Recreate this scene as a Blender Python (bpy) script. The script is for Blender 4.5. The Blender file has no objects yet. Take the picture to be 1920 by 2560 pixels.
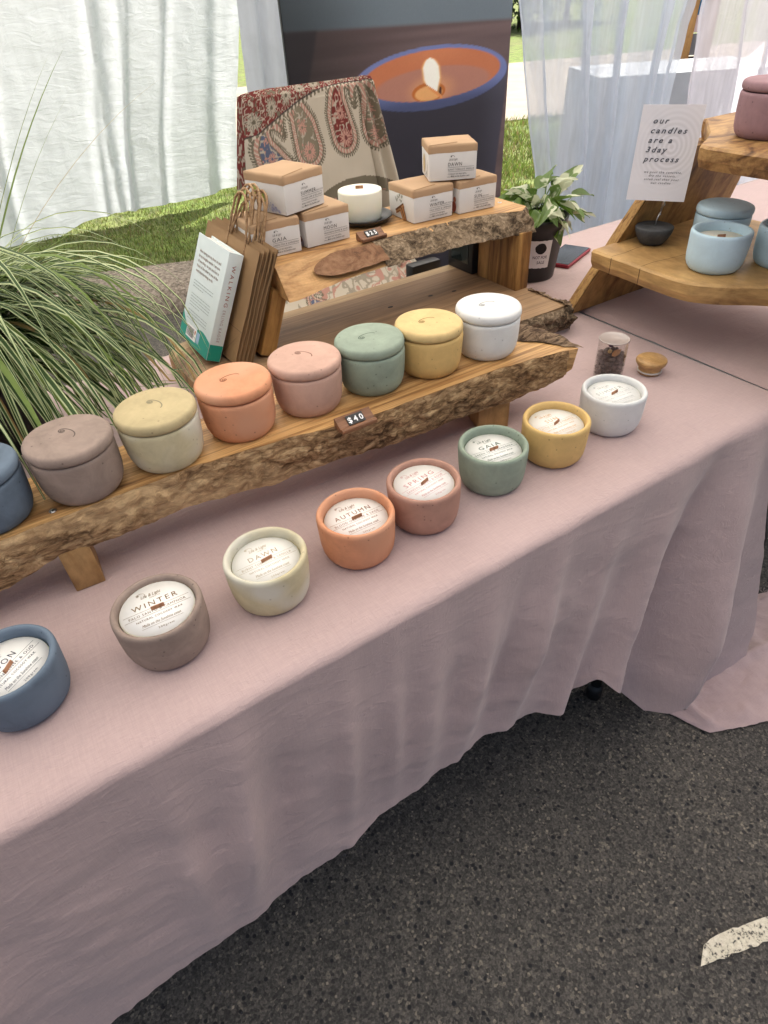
import bpy, bmesh, math, random
import numpy as np
from mathutils import Vector, Matrix, noise
R = math.radians
sc = bpy.context.scene
col = sc.collection
random.seed(7)
# ------------------------------------------------------------------ camera
cd = bpy.data.cameras.new('camera'); cam = bpy.data.objects.new('camera', cd); col.objects.link(cam)
cd.sensor_fit = 'VERTICAL'; cd.sensor_height = 36.0; cd.sensor_width = 27.0
cd.lens = 1574.47 / 2560 * 36.0
cd.clip_start = 0.02; cd.clip_end = 900
_r, _u, _f = Vector((.8356, -.5471, -.0493)), Vector((.3853, .5198, .7625)), Vector((.3916, .6561, -.6451))
mw = Matrix((( _r.x, _u.x, -_f.x, -.249), (_r.y, _u.y, -_f.y, -.4172), (_r.z, _u.z, -_f.z, 1.3147), (0, 0, 0, 1)))
cam.matrix_world = mw
sc.camera = cam
# ------------------------------------------------------------------ world, sun, exposure
SUN = Vector((.52, .22, .82)).normalized()
w = bpy.data.worlds.new('World'); sc.world = w; w.use_nodes = True
nt = w.node_tree; nt.nodes.clear()
sky = nt.nodes.new('ShaderNodeTexSky'); sky.sky_type = 'NISHITA'; sky.sun_disc = False
sky.sun_elevation = math.asin(SUN.z); sky.sun_rotation = math.atan2(SUN.x, SUN.y)
sky.air_density = .7; sky.dust_density = 8.0; sky.ozone_density = .4
bg = nt.nodes.new('ShaderNodeBackground'); bg.inputs[1].default_value = .09
wo = nt.nodes.new('ShaderNodeOutputWorld')
nt.links.new(sky.outputs[0], bg.inputs[0]); nt.links.new(bg.outputs[0], wo.inputs[0])
sl = bpy.data.lights.new('sun', 'SUN'); sl.energy = 5.0; sl.angle = R(.55); sl.color = (1, .94, .84)
so = bpy.data.objects.new('sun', sl); col.objects.link(so)
so.rotation_euler = SUN.to_track_quat('Z', 'Y').to_euler(); so.location = SUN * 20
vs = sc.view_settings
vs.view_transform = 'Standard'; vs.look = 'None'; vs.gamma = 1; vs.use_curve_mapping = False
vs.exposure = 1.32
sc.cycles.max_bounces = 10; sc.cycles.diffuse_bounces = 5; sc.cycles.transmission_bounces = 8; sc.cycles.transparent_max_bounces = 12
sc.cycles.use_denoising = True
sc.cycles.sample_clamp_indirect = 6
try: sc.cycles.denoiser = 'OPENIMAGEDENOISE'
except Exception: pass
ZT = .74

# ------------------------------------------------------------------ helpers
def lin(r, g, b):
    f = lambda c: (c / 255 / 12.92) if c / 255 <= .04045 else ((c / 255 + .055) / 1.055) ** 2.4
    return (f(r), f(g), f(b))

class MB:
    def __init__(s): s.v = []; s.f = []; s.m = []; s.c = None; s.sm = []
    def add(s, vs_, fs, m=0, T=None, sm=False):
        o = len(s.v)
        s.v += [tuple(T @ Vector(p)) for p in vs_] if T is not None else [tuple(p) for p in vs_]
        for f in fs: s.f.append(tuple(i + o for i in f)); s.m.append(m); s.sm.append(sm)
    def box(s, c, d, m=0, T=None, taper=1.0):
        x, y, z = c; a, b, h = d[0] / 2, d[1] / 2, d[2] / 2; t = taper
        vs_ = [(x - a * t, y - b * t, z - h), (x + a * t, y - b * t, z - h), (x + a * t, y + b * t, z - h), (x - a * t, y + b * t, z - h),
               (x - a, y - b, z + h), (x + a, y - b, z + h), (x + a, y + b, z + h), (x - a, y + b, z + h)]
        s.add(vs_, [(3, 2, 1, 0), (4, 5, 6, 7), (0, 1, 5, 4), (1, 2, 6, 5), (2, 3, 7, 6), (3, 0, 4, 7)], m, T)
    def lathe(s, prof, n=48, m=0, T=None, wob=0.0, seed=0):
        vs_ = []; fs = []
        for r, z in prof:
            for i in range(n):
                a = 2 * math.pi * i / n
                k = 1 + wob * (noise.noise((math.cos(a) * 1.3 + seed, math.sin(a) * 1.3, z * 25 + seed)))
                vs_.append((r * k * math.cos(a), r * k * math.sin(a), z))
        for j in range(len(prof) - 1):
            for i in range(n):
                i2 = (i + 1) % n
                fs.append((j * n + i, j * n + i2, (j + 1) * n + i2, (j + 1) * n + i))
        fs.append(tuple(reversed(range(n)))); fs.append(tuple((len(prof) - 1) * n + i for i in range(n)))
        s.add(vs_, fs, m, T, True)
    def tube(s, pts, r, n=6, m=0, T=None, cap=True):
        pts = [Vector(p) for p in pts]; k = len(pts); vs_ = []; fs = []
        rr = r if isinstance(r, (list, tuple)) else [r] * k
        prev = None
        for i, p in enumerate(pts):
            t = (pts[min(i + 1, k - 1)] - pts[max(i - 1, 0)]).normalized()
            if prev is None: prev = t.orthogonal().normalized()
            a = (prev - t * prev.dot(t)).normalized(); b = t.cross(a); prev = a
            for j in range(n):
                g = 2 * math.pi * j / n
                vs_.append(p + (a * math.cos(g) + b * math.sin(g)) * rr[i])
        for i in range(k - 1):
            for j in range(n):
                j2 = (j + 1) % n
                fs.append((i * n + j, i * n + j2, (i + 1) * n + j2, (i + 1) * n + j))
        if cap: fs.append(tuple(reversed(range(n)))); fs.append(tuple((k - 1) * n + j for j in range(n)))
        s.add(vs_, fs, m, T, True)
    def grid(s, fn, nu, nv, m=0, T=None, sm=True, flip=False):
        vs_ = [fn(i / nu, j / nv) for j in range(nv + 1) for i in range(nu + 1)]
        fs = []
        for j in range(nv):
            for i in range(nu):
                a = j * (nu + 1) + i
                q = (a, a + 1, a + nu + 2, a + nu + 1)
                fs.append(q[::-1] if flip else q)
        s.add(vs_, fs, m, T, sm)
    def ribbon2(s, pts, wd, T, m=0):
        vs_ = []; k = len(pts)
        for i, p in enumerate(pts):
            a = pts[max(i - 1, 0)]; b = pts[min(i + 1, k - 1)]
            d = Vector((b[0] - a[0], b[1] - a[1])); d = d.normalized() if d.length else Vector((1, 0))
            vs_ += [(p[0] - d.y * wd / 2, p[1] + d.x * wd / 2, 0), (p[0] + d.y * wd / 2, p[1] - d.x * wd / 2, 0)]
        s.add(vs_, [(2 * i, 2 * i + 1, 2 * i + 3, 2 * i + 2) for i in range(k - 1)], m, T)
    def poly(s, pts, T=None, m=0): s.add([(p[0], p[1], p[2] if len(p) > 2 else 0) for p in pts], [tuple(range(len(pts)))], m, T)
    def build(s, name, mats, parent=None, bevel=0, loc=None, rot=None, seg=2, T=None):
        me = bpy.data.meshes.new(name)
        me.from_pydata(s.v, [], s.f)
        if not isinstance(mats, (list, tuple)): mats = [mats]
        for m_ in mats: me.materials.append(m_)
        me.polygons.foreach_set('material_index', s.m)
        me.polygons.foreach_set('use_smooth', s.sm)
        if s.c is not None:
            at = me.color_attributes.new('Col', 'FLOAT_COLOR', 'POINT')
            at.data.foreach_set('color', np.asarray(s.c, dtype=np.float32).ravel())
        if bevel:
            b = bmesh.new(); b.from_mesh(me)
            bmesh.ops.remove_doubles(b, verts=b.verts, dist=1e-6)
            ed = [e for e in b.edges if len(e.link_faces) == 2 and e.calc_face_angle(0) > .6]
            bmesh.ops.bevel(b, geom=ed, offset=bevel, segments=seg, profile=.6, affect='EDGES', clamp_overlap=True)
            for f in b.faces: f.smooth = True
            b.to_mesh(me); b.free()
            try: me.set_sharp_from_angle(angle=R(50))
            except Exception: pass
        me.update()
        o = bpy.data.objects.new(name, me); col.objects.link(o)
        if parent is not None: o.parent = parent
        if loc: o.location = loc
        if rot: o.rotation_euler = rot
        if T is not None: o.matrix_local = T
        return o

def tag(o, label=None, cat=None, group=None, kind=None):
    if label: o['label'] = label
    if cat: o['category'] = cat
    if group: o['group'] = group
    if kind: o['kind'] = kind
    return o
def thing(name, label, cat, loc=(0, 0, 0), rz=0, group=None):
    o = bpy.data.objects.new(name, None); col.objects.link(o); o.empty_display_size = .05
    o.location = loc; o.rotation_euler = (0, 0, rz)
    return tag(o, label, cat, group)
def child(name, mesh, parent, loc=(0, 0, 0), rot=(0, 0, 0)):
    o = bpy.data.objects.new(name, mesh); col.objects.link(o); o.parent = parent; o.location = loc; o.rotation_euler = rot
    return o

_tc = {}
def text_mesh(body, shear=0.0, space=1.0, bold=0.0):
    k = (body, shear, space, bold)
    if k not in _tc:
        c = bpy.data.curves.new('txt', 'FONT'); c.body = body; c.shear = shear; c.space_character = space
        c.size = 1; c.resolution_u = 2; c.offset = bold; c.align_x = 'LEFT'
        o = bpy.data.objects.new('txt', c); col.objects.link(o)
        bpy.context.view_layer.update()
        me = bpy.data.meshes.new_from_object(o.evaluated_get(bpy.context.evaluated_depsgraph_get()))
        vs_ = [tuple(v.co) for v in me.vertices]; fs = [tuple(p.vertices) for p in me.polygons]
        bpy.data.objects.remove(o); bpy.data.curves.remove(c); bpy.data.meshes.remove(me)
        xs = [v[0] for v in vs_] or [0, 1]
        _tc[k] = (vs_, fs, min(xs), max(xs))
    return _tc[k]
def text(mb, body, T, x, y, size, align='C', width=None, m=0, **kw):
    """print a line of lettering in the 2D frame T; width fits it to that length"""
    vs_, fs, a, b = text_mesh(body, **kw)
    sx = size if width is None else width / max(b - a, 1e-6)
    ox = {'L': x - a * sx, 'C': x - (a + b) / 2 * sx, 'R': x - b * sx}[align]
    mb.add([(p[0] * sx + ox, p[1] * size + y, 0) for p in vs_], fs, m, T)
def bar(mb, x0, x1, y, h, T, m=0): mb.poly([(x0, y - h / 2), (x1, y - h / 2), (x1, y + h / 2), (x0, y + h / 2)], T, m)
def swirl_pts(k=1.0):
    p = []
    for i in range(20):
        t = i / 19; a = math.pi + (1 - t) * 3.2 * math.pi; r = .05 + .25 * t
        p.append((r * math.cos(a), r * math.sin(a) * .8))
    for i in range(1, 19):
        t = i / 18; a = math.pi - t * (math.pi + .35); r = .30 + 1.25 * t ** 1.7
        p.append((r * math.cos(a), r * math.sin(a) * .55))
    return [((x - .4) * k, y * k) for x, y in p]

# ------------------------------------------------------------------ materials
def new_mat(name):
    m = bpy.data.materials.new(name); m.use_nodes = True
    return m, m.node_tree, m.node_tree.nodes['Principled BSDF']
def N(nt_, t, **kw):
    n = nt_.nodes.new(t)
    for k, v in kw.items():
        if k.startswith('i_'): n.inputs[k[2:].replace('_', ' ')].default_value = v
        else: setattr(n, k, v)
    return n
def rgb(c): return (c[0], c[1], c[2], 1)
def ramp(nt_, fac, stops):
    n = nt_.nodes.new('ShaderNodeValToRGB'); e = n.color_ramp.elements
    while len(e) < len(stops): e.new(.5)
    for x, (p, c) in zip(e, stops):
        x.position = p; x.color = rgb(c) if not isinstance(c, (int, float)) else (c, c, c, 1)
    nt_.links.new(fac, n.inputs[0]); return n.outputs[0]
def mixc(nt_, fac, a, b, mode='MIX'):
    n = nt_.nodes.new('ShaderNodeMix'); n.data_type = 'RGBA'; n.blend_type = mode
    for sock, val in ((n.inputs['Factor'], fac), (n.inputs['A'], a), (n.inputs['B'], b)):
        pass
    ins = [i for i in n.inputs if i.enabled]
    for i, val in zip(ins, (fac, a, b)):
        if hasattr(val, 'links'): nt_.links.new(val, i)
        elif isinstance(val, (int, float)): i.default_value = val
        else: i.default_value = rgb(val)
    return [o for o in n.outputs if o.enabled][0]
def coords(nt_, scale=(1, 1, 1), rand=True, kind='Object'):
    tcn = nt_.nodes.new('ShaderNodeTexCoord'); mp = nt_.nodes.new('ShaderNodeMapping')
    mp.inputs['Scale'].default_value = scale
    src = tcn.outputs[kind]
    if rand:
        oi = nt_.nodes.new('ShaderNodeObjectInfo'); mu = nt_.nodes.new('ShaderNodeMath'); mu.operation = 'MULTIPLY'; mu.inputs[1].default_value = 13.7
        nt_.links.new(oi.outputs['Random'], mu.inputs[0])
        va = nt_.nodes.new('ShaderNodeVectorMath'); va.operation = 'ADD'
        nt_.links.new(src, va.inputs[0]); nt_.links.new(mu.outputs[0], va.inputs[1]); src = va.outputs[0]
    nt_.links.new(src, mp.inputs[0]); return mp.outputs[0]
def noi(nt_, vec, scale, detail=4, rough=.55, dist=0.0):
    n = nt_.nodes.new('ShaderNodeTexNoise'); n.inputs['Scale'].default_value = scale; n.inputs['Detail'].default_value = detail
    n.inputs['Roughness'].default_value = rough; n.inputs['Distortion'].default_value = dist
    nt_.links.new(vec, n.inputs['Vector']); return n.outputs['Fac']
def vor(nt_, vec, scale, feat='F1', out='Distance', rnd=1.0):
    n = nt_.nodes.new('ShaderNodeTexVoronoi'); n.feature = feat; n.inputs['Scale'].default_value = scale; n.inputs['Randomness'].default_value = rnd
    nt_.links.new(vec, n.inputs['Vector']); return n.outputs[out]
def bump(nt_, bsdf, h, strength=.3, dist=.001, prev=None):
    b = nt_.nodes.new('ShaderNodeBump'); b.inputs['Strength'].default_value = strength; b.inputs['Distance'].default_value = dist
    nt_.links.new(h, b.inputs['Height'])
    if prev is not None: nt_.links.new(prev, b.inputs['Normal'])
    nt_.links.new(b.outputs[0], bsdf.inputs['Normal']); return b.outputs[0]
def plain(name, c, rough=.6, spec=.4, metal=0.0, var=.0, vscale=20):
    m, t, b = new_mat(name)
    b.inputs['Base Color'].default_value = rgb(c); b.inputs['Roughness'].default_value = rough
    b.inputs['Specular IOR Level'].default_value = spec; b.inputs['Metallic'].default_value = metal
    if var:
        f = noi(t, coords(t), vscale, 4)
        t.links.new(ramp(t, f, [(.3, [x * (1 - var) for x in c]), (.7, [min(1, x * (1 + var)) for x in c])]), b.inputs['Base Color'])
        bump(t, b, f, .12, .001)
    return m
def concrete(name, c, mott=.12, c2=None, speck=.55):
    mott = mott * 1.8
    m, t, b = new_mat(name)
    v = coords(t)
    f1 = noi(t, v, 30, 7, .68, .5); f2 = noi(t, v, 70, 4); f3 = noi(t, v, 9, 2)
    base = ramp(t, f1, [(.25, [x * (1 - mott) for x in c]), (.5, c), (.75, [min(1, x * (1 + mott)) for x in c])])
    if c2 is not None: base = mixc(t, ramp(t, f3, [(.48, 0), (.60, 1)]), base, c2)
    vd = vor(t, v, 85)
    pit = ramp(t, vd, [(.06, .15), (.13, 1)])
    sel = ramp(t, noi(t, v, 26, 2), [(.50, 0), (.60, 1)])
    k = mixc(t, sel, pit, (1, 1, 1))
    base = mixc(t, speck, base, mixc(t, 1.0, base, k, 'MULTIPLY'))
    t.links.new(base, b.inputs['Base Color'])
    b.inputs['Roughness'].default_value = .72; b.inputs['Specular IOR Level'].default_value = .22
    n1 = bump(t, b, f2, .18, .0008); bump(t, b, k, .12, .0005, n1)
    return m
def wood(name, light, mid, dark, scale=(1.4, 16, 16), dist=1.5, rough=.5, thr=0.0, fine=1.0):
    m, t, b = new_mat(name)
    v = coords(t, scale)
    f = noi(t, v, 1.6, 5, .6, dist)
    base = ramp(t, f, [(.28 + thr, dark), (.42 + thr, mid), (.52 + thr, light), (.62 + thr, [x * 1.12 for x in light]), (.74 + thr, mid)])
    v2 = coords(t, (scale[0] * 3, scale[1] * 9, scale[2] * 9))
    g = noi(t, v2, 1.5, 4, .65)
    base = mixc(t, .55 * fine, base, mixc(t, 1.0, base, ramp(t, g, [(.3, (.45, .40, .34)), (.62, (1.1, 1.08, 1.05))]), 'MULTIPLY'))
    v3 = coords(t, (1, 1, 1)); big = noi(t, v3, 5, 3, .5, .5)
    base = mixc(t, .5, base, mixc(t, 1.0, base, ramp(t, big, [(.35, (.66, .58, .50)), (.6, (1.1, 1.08, 1.03))]), 'MULTIPLY'))
    t.links.new(base, b.inputs['Base Color']); b.inputs['Roughness'].default_value = rough; b.inputs['Specular IOR Level'].default_value = .35
    bump(t, b, g, .18, .0008)
    return m
def bark(name, a, b_, c, scale=(1, 1, 1), crack=.55):
    m, t, b = new_mat(name)
    v = coords(t, scale)
    f = noi(t, v, 70, 8, .72, 1.0); f2 = noi(t, v, 14, 4, .6, .4)
    base = ramp(t, f, [(.30, [x * .35 for x in c]), (.43, c), (.53, b_), (.66, a)])
    alt = ramp(t, f, [(.34, c), (.5, b_), (.62, a), (.75, [min(1, x * 1.35) for x in a])])
    base = mixc(t, ramp(t, f2, [(.42, 0), (.58, 1)]), base, alt)
    wn = t.nodes.new('ShaderNodeTexNoise'); wn.inputs['Scale'].default_value = 45; wn.inputs['Detail'].default_value = 4; t.links.new(v, wn.inputs['Vector'])
    wv_ = t.nodes.new('ShaderNodeVectorMath'); wv_.operation = 'MULTIPLY_ADD'; wv_.inputs[1].default_value = (.05, .05, .05); t.links.new(wn.outputs['Color'], wv_.inputs[0]); t.links.new(v, wv_.inputs[2])
    cr = vor(t, wv_.outputs[0], 62, 'DISTANCE_TO_EDGE')
    base = mixc(t, crack, base, mixc(t, 1.0, base, ramp(t, cr, [(.0, (.22, .18, .15)), (.12, (1, 1, 1))]), 'MULTIPLY'))
    f4 = noi(t, v, 7, 3, .6, .8)
    base = mixc(t, ramp(t, f4, [(.57, 0), (.66, .75)]), base, mixc(t, ramp(t, f, [(.35, 0), (.6, 1)]), b_, [min(1, x * 1.2) for x in a]))
    t.links.new(base, b.inputs['Base Color']); b.inputs['Roughness'].default_value = .9; b.inputs['Specular IOR Level'].default_value = .15
    n1 = bump(t, b, f, .8, .004); bump(t, b, cr, crack * .7, .004, n1)
    return m
def cloth(name, c, var=.06, wscale=1.0, crease=.25):
    m, t, b = new_mat(name)
    v = coords(t, rand=False)
    f = noi(t, v, 3.0, 4)
    vx = coords(t, (60, 900, 900), False); vy = coords(t, (900, 60, 60), False)
    wv = noi(t, vx, 1.0, 2); wv2 = noi(t, vy, 1.0, 2)
    base = ramp(t, f, [(.3, [x * (1 - var) for x in c]), (.7, [min(1, x * (1 + var)) for x in c])])
    base = mixc(t, .32, base, mixc(t, 1.0, base, ramp(t, wv, [(.3, (.84, .83, .83)), (.7, (1.1, 1.1, 1.1))]), 'MULTIPLY'))
    base = mixc(t, .32, base, mixc(t, 1.0, base, ramp(t, wv2, [(.3, (.86, .85, .85)), (.7, (1.1, 1.1, 1.1))]), 'MULTIPLY'))
    t.links.new(base, b.inputs['Base Color']); b.inputs['Roughness'].default_value = .9; b.inputs['Specular IOR Level'].default_value = .12
    b.inputs['Sheen Weight'].default_value = .25; b.inputs['Sheen Roughness'].default_value = .5
    n1 = bump(t, b, wv, .12, .0006); n1 = bump(t, b, wv2, .12, .0006, n1)
    vw = coords(t, (1.6, 6, 6), False)
    n1 = bump(t, b, noi(t, vw, 5.5, 5, .55, 1.1), crease, .004, n1)
    rid = noi(t, coords(t, (2.2, 7, 7), False), 4.0, 3, .5, 2.2)
    bump(t, b, ramp(t, rid, [(.47, 0), (.50, 1), (.53, 0)]), crease * .35, .0025, n1)
    return m
def sheet(name, c, transl=.5, transp=0.0, stripe=30, bumps=.5):
    """thin fabric: diffuse + translucent (+ open weave)"""
    m, t, b = new_mat(name)
    t.nodes.remove(b); out = t.nodes['Material Output']
    v = coords(t, (1, 1, .25), False)
    d = t.nodes.new('ShaderNodeBsdfDiffuse'); tr = t.nodes.new('ShaderNodeBsdfTranslucent'); mx = t.nodes.new('ShaderNodeMixShader')
    f = noi(t, v, stripe, 5, .6, .6)
    cc = ramp(t, f, [(.3, [x * .9 for x in c]), (.65, c)])
    t.links.new(cc, d.inputs[0]); t.links.new(cc, tr.inputs[0]); mx.inputs[0].default_value = transl
    bp = t.nodes.new('ShaderNodeBump'); bp.inputs['Strength'].default_value = bumps; bp.inputs['Distance'].default_value = .01
    vb = coords(t, (5, 5, 16), False)
    t.links.new(noi(t, vb, 1.4, 6, .62, .9), bp.inputs['Height'])
    t.links.new(bp.outputs[0], d.inputs['Normal']); t.links.new(bp.outputs[0], tr.inputs['Normal'])
    t.links.new(d.outputs[0], mx.inputs[1]); t.links.new(tr.outputs[0], mx.inputs[2])
    res = mx.outputs[0]
    if transp:
        tp = t.nodes.new('ShaderNodeBsdfTransparent'); m2 = t.nodes.new('ShaderNodeMixShader')
        fs = noi(t, coords(t, (1, 1, .06), False), 26, 3, .6, .3)
        fac = ramp(t, fs, [(.35, min(1, transp * 1.35)), (.65, transp * .55)])
        t.links.new(fac, m2.inputs[0]); t.links.new(res, m2.inputs[1]); t.links.new(tp.outputs[0], m2.inputs[2]); res = m2.outputs[0]
    t.links.new(res, out.inputs['Surface'])
    return m
def vcol(name, rough=.7, spec=.2, weave=0.0):
    m, t, b = new_mat(name)
    a = t.nodes.new('ShaderNodeVertexColor'); a.layer_name = 'Col'
    t.links.new(a.outputs[0], b.inputs['Base Color']); b.inputs['Roughness'].default_value = rough; b.inputs['Specular IOR Level'].default_value = spec
    if weave:
        bump(t, b, noi(t, coords(t), 9, 5, .6, .8), weave, .01)
    return m

M = {}
M['blue'] = concrete('blue_concrete', (.115, .155, .205), .14, (.135, .180, .235))
M['taupe'] = concrete('taupe_concrete', (.285, .220, .185), .14)
M['cream'] = concrete('cream_concrete', (.54, .48, .31), .10, (.62, .60, .50), .35); M['creamlid'] = concrete('cream_lid_concrete', (.46, .38, .215), .10)
M['orange'] = concrete('orange_concrete', (.60, .275, .150), .10, (.62, .32, .195))
M['pink'] = concrete('pink_concrete', (.52, .335, .265), .08)
M['pinkd'] = concrete('dusty_pink_concrete', (.43, .245, .185), .10)
M['green'] = concrete('green_concrete', (.275, .335, .265), .10)
M['yellow'] = concrete('yellow_concrete', (.64, .44, .175), .08); M['yellowlid'] = concrete('yellow_lid_concrete', (.62, .46, .215), .08)
M['white'] = concrete('white_concrete', (.66, .67, .66), .05, None, .35)
M['sky'] = concrete('pale_blue_concrete', (.50, .665, .76), .05, None, .35)
M['mauve'] = concrete('mauve_concrete', (.30, .185, .205), .12)
M['stone'] = concrete('dark_stone', (.055, .058, .062), .35)
M['wax'] = plain('white_wax', (.78, .78, .66), .5, .4); M['wax'].node_tree.nodes['Principled BSDF'].inputs['Subsurface Weight'].default_value = .35
M['wax'].node_tree.nodes['Principled BSDF'].inputs['Subsurface Radius'].default_value = (.012, .009, .006)
M['label'] = plain('label_paper', (.84, .84, .81), .6, .3)
M['wick'] = wood('wick_wood', (.40, .20, .11), (.32, .15, .08), (.2, .08, .05), (40, 40, 6))
M['plank'] = wood('honey_plank', (.62, .385, .165), (.43, .24, .092), (.12, .057, .024), (1.4, 24, 24), 1.6, .5, .02, 1.3)
M['plank2'] = wood('shelf_plank', (.56, .34, .15), (.43, .235, .092), (.13, .066, .03), (2.2, 14, 11), 2.2, .5, .02)
M['slab'] = wood('grey_brown_slab', (.315, .205, .115), (.25, .16, .09), (.12, .075, .045), (1.0, 17, 17), .8, .6)
M['sap'] = wood('pale_sapwood', (.50, .365, .21), (.45, .32, .175), (.34, .225, .12), (1.0, 14, 14), .6, .6)
M['leg'] = wood('streaked_block', (.42, .245, .085), (.26, .13, .045), (.07, .035, .016), (16, 16, 1.6), 1.1, .5, .02)
M['foot'] = wood('pale_block', (.43, .265, .115), (.36, .21, .085), (.22, .12, .05), (14, 14, 3), .8, .55)
M['aframe'] = wood('a_frame_wood', (.44, .275, .105), (.30, .165, .062), (.10, .05, .022), (14, 11, 1.2), .8, .5)
M['ashelf'] = wood('a_frame_shelf', (.49, .315, .13), (.41, .25, .10), (.15, .085, .04), (7, 1.6, 9), 1.6, .5, -.02)
M['lidwood'] = wood('turned_lid', (.50, .315, .135), (.44, .265, .105), (.33, .185, .07), (30, 6, 30), .6, .4)
M['signwood'] = wood('walnut', (.24, .115, .06), (.185, .085, .043), (.10, .045, .025), (8, 60, 60), .6, .45)
M['bark'] = bark('brown_bark', (.62, .44, .24), (.40, .25, .125), (.13, .074, .038), (.38, 1, 1))
M['bark2'] = bark('grey_bark', (.34, .26, .175), (.20, .145, .092), (.06, .042, .028), (.8, 1, 1))
M['bark3'] = bark('weathered_bark', (.34, .245, .155), (.185, .125, .08), (.06, .038, .025), (.35, 1.2, 1))
M['cloth'] = cloth('dusty_pink_linen', (.485, .366, .352), .07, 1.0, .5)
M['metal'] = plain('steel', (.55, .55, .55), .35, .5, 1.0)
M['black'] = plain('black_plastic', (.014, .014, .015), .42, .45)
M['blackdish'] = plain('black_ceramic', (.013, .014, .016), .38, .5)
M['kraft'] = plain('kraft_paper', (.445, .295, .175), .75, .2, 0, .06, 14)
M['kraftbag'] = plain('brown_bag_paper', (.295, .185, .095), .75, .2, 0, .08, 10)
M['twist'] = wood('paper_cord', (.42, .28, .16), (.33, .21, .115), (.2, .12, .06), (120, 120, 60), .5, .8)
M['boxwhite'] = plain('sleeve_card', (.70, .69, .67), .6, .3, 0, .02, 30)
M['ink'] = plain('black_ink', (.03, .03, .032), .6, .3)
M['white_print'] = plain('white_print', (.8, .8, .8), .6)
M['tile'] = plain('black_tile', (.008, .008, .009), .3, .5)
M['sheetw'] = sheet('white_muslin', (.68, .73, .78), .36, 0, 18, 1.0)
M['sheetg'] = sheet('grey_muslin', (.52, .56, .63), .2, 0, 20, .3)
M['sheer'] = sheet('sheer_muslin', (.64, .72, .83), .42, .25, 22, .3)
M['sheer2'] = sheet('lilac_sheer', (.74, .75, .84), .42, .20, 22, .3)
M['canopy'] = sheet('canopy_fabric', (.88, .87, .85), .6, 0, 8, .0)
M['tent'] = plain('tent_pole', (.55, .55, .56), .4, .5, .8)

# ------------------------------------------------------------------ ground
KA = R(-19.2); KD = Vector((math.cos(KA), math.sin(KA), 0)); KN = Vector((-KD.y, KD.x, 0)); K0 = Vector((.32, 3.05, 0))
def kp(a, d, z=0): p = K0 + KD * a + KN * d; return (p.x, p.y, z)
m, t, b = new_mat('asphalt')
v = coords(t, rand=False)
nf = noi(t, v, 900, 3, .7); nb = noi(t, v, 2.2, 4); nm = noi(t, v, 260, 6, .75)
base = ramp(t, nm, [(.30, (.030, .028, .026)), (.50, (.074, .070, .064)), (.68, (.135, .127, .114))])
vr = vor(t, v, 92, 'F1', 'Color'); vdist = vor(t, v, 92)
sp = N(t, 'ShaderNodeSeparateColor'); t.links.new(vr, sp.inputs[0])
stone = ramp(t, vdist, [(.30, 1), (.42, 0)])
isd = ramp(t, sp.outputs[0], [(.66, 0), (.90, 1)]); isl = ramp(t, sp.outputs[1], [(.93, 0), (.95, 1)])
mu = N(t, 'ShaderNodeMath', operation='MULTIPLY'); t.links.new(stone, mu.inputs[0]); t.links.new(isd, mu.inputs[1])
va = vor(t, v, 210, 'F1', 'Color'); sa = N(t, 'ShaderNodeSeparateColor'); t.links.new(va, sa.inputs[0])
base = mixc(t, .68, base, mixc(t, 1.0, base, ramp(t, sa.outputs[0], [(.0, (.35, .35, .36)), (.5, (1, 1, 1)), (.9, (1.7, 1.65, 1.55)), (1.0, (3.2, 3.0, 2.6))]), 'MULTIPLY'))
base = mixc(t, mu.outputs[0], base, (.017, .018, .020))
mu2 = N(t, 'ShaderNodeMath', operation='MULTIPLY'); t.links.new(ramp(t, vdist, [(.16, 1), (.26, 0)]), mu2.inputs[0]); t.links.new(isl, mu2.inputs[1])
base = mixc(t, mu2.outputs[0], base, (.24, .21, .17))
base = mixc(t, .6, base, mixc(t, 1.0, base, ramp(t, nb, [(.3, (.66, .66, .68)), (.7, (1.35, 1.32, 1.24))]), 'MULTIPLY'))
t.links.new(base, b.inputs['Base Color']); b.inputs['Roughness'].default_value = .85; b.inputs['Specular IOR Level'].default_value = .3
n1 = bump(t, b, nm, .8, .0025); bump(t, b, vdist, .25, .003, n1)
M['asphalt'] = m
m, t, b = new_mat('verge_soil')
v = coords(t, rand=False); f = noi(t, v, 9, 6, .65); f2 = noi(t, v, 1.3, 3)
t.links.new(mixc(t, ramp(t, f2, [(.4, 0), (.6, 1)]), ramp(t, f, [(.35, (.06, .085, .02)), (.6, (.13, .19, .035))]), ramp(t, f, [(.35, (.07, .075, .03)), (.6, (.14, .17, .05))])), b.inputs['Base Color'])
b.inputs['Roughness'].default_value = 1; bump(t, b, f, .8, .03); M['soil'] = m
m, t, b = new_mat('rough_concrete')
v = coords(t, rand=False); f = noi(t, v, 55, 5, .7); f2 = noi(t, v, 5, 4)
base = ramp(t, f, [(.35, (.09, .078, .064)), (.5, (.24, .205, .17)), (.66, (.40, .355, .30))])
t.links.new(mixc(t, .6, base, mixc(t, 1.0, base, ramp(t, f2, [(.3, (.6, .58, .55)), (.7, (1.15, 1.1, 1.05))]), 'MULTIPLY')), b.inputs['Base Color'])
b.inputs['Roughness'].default_value = .95; bump(t, b, f, .9, .006); M['kerb'] = m
M['path'] = plain('path_concrete', (.27, .24, .195), .9, .2, 0, .12, 3)

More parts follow.
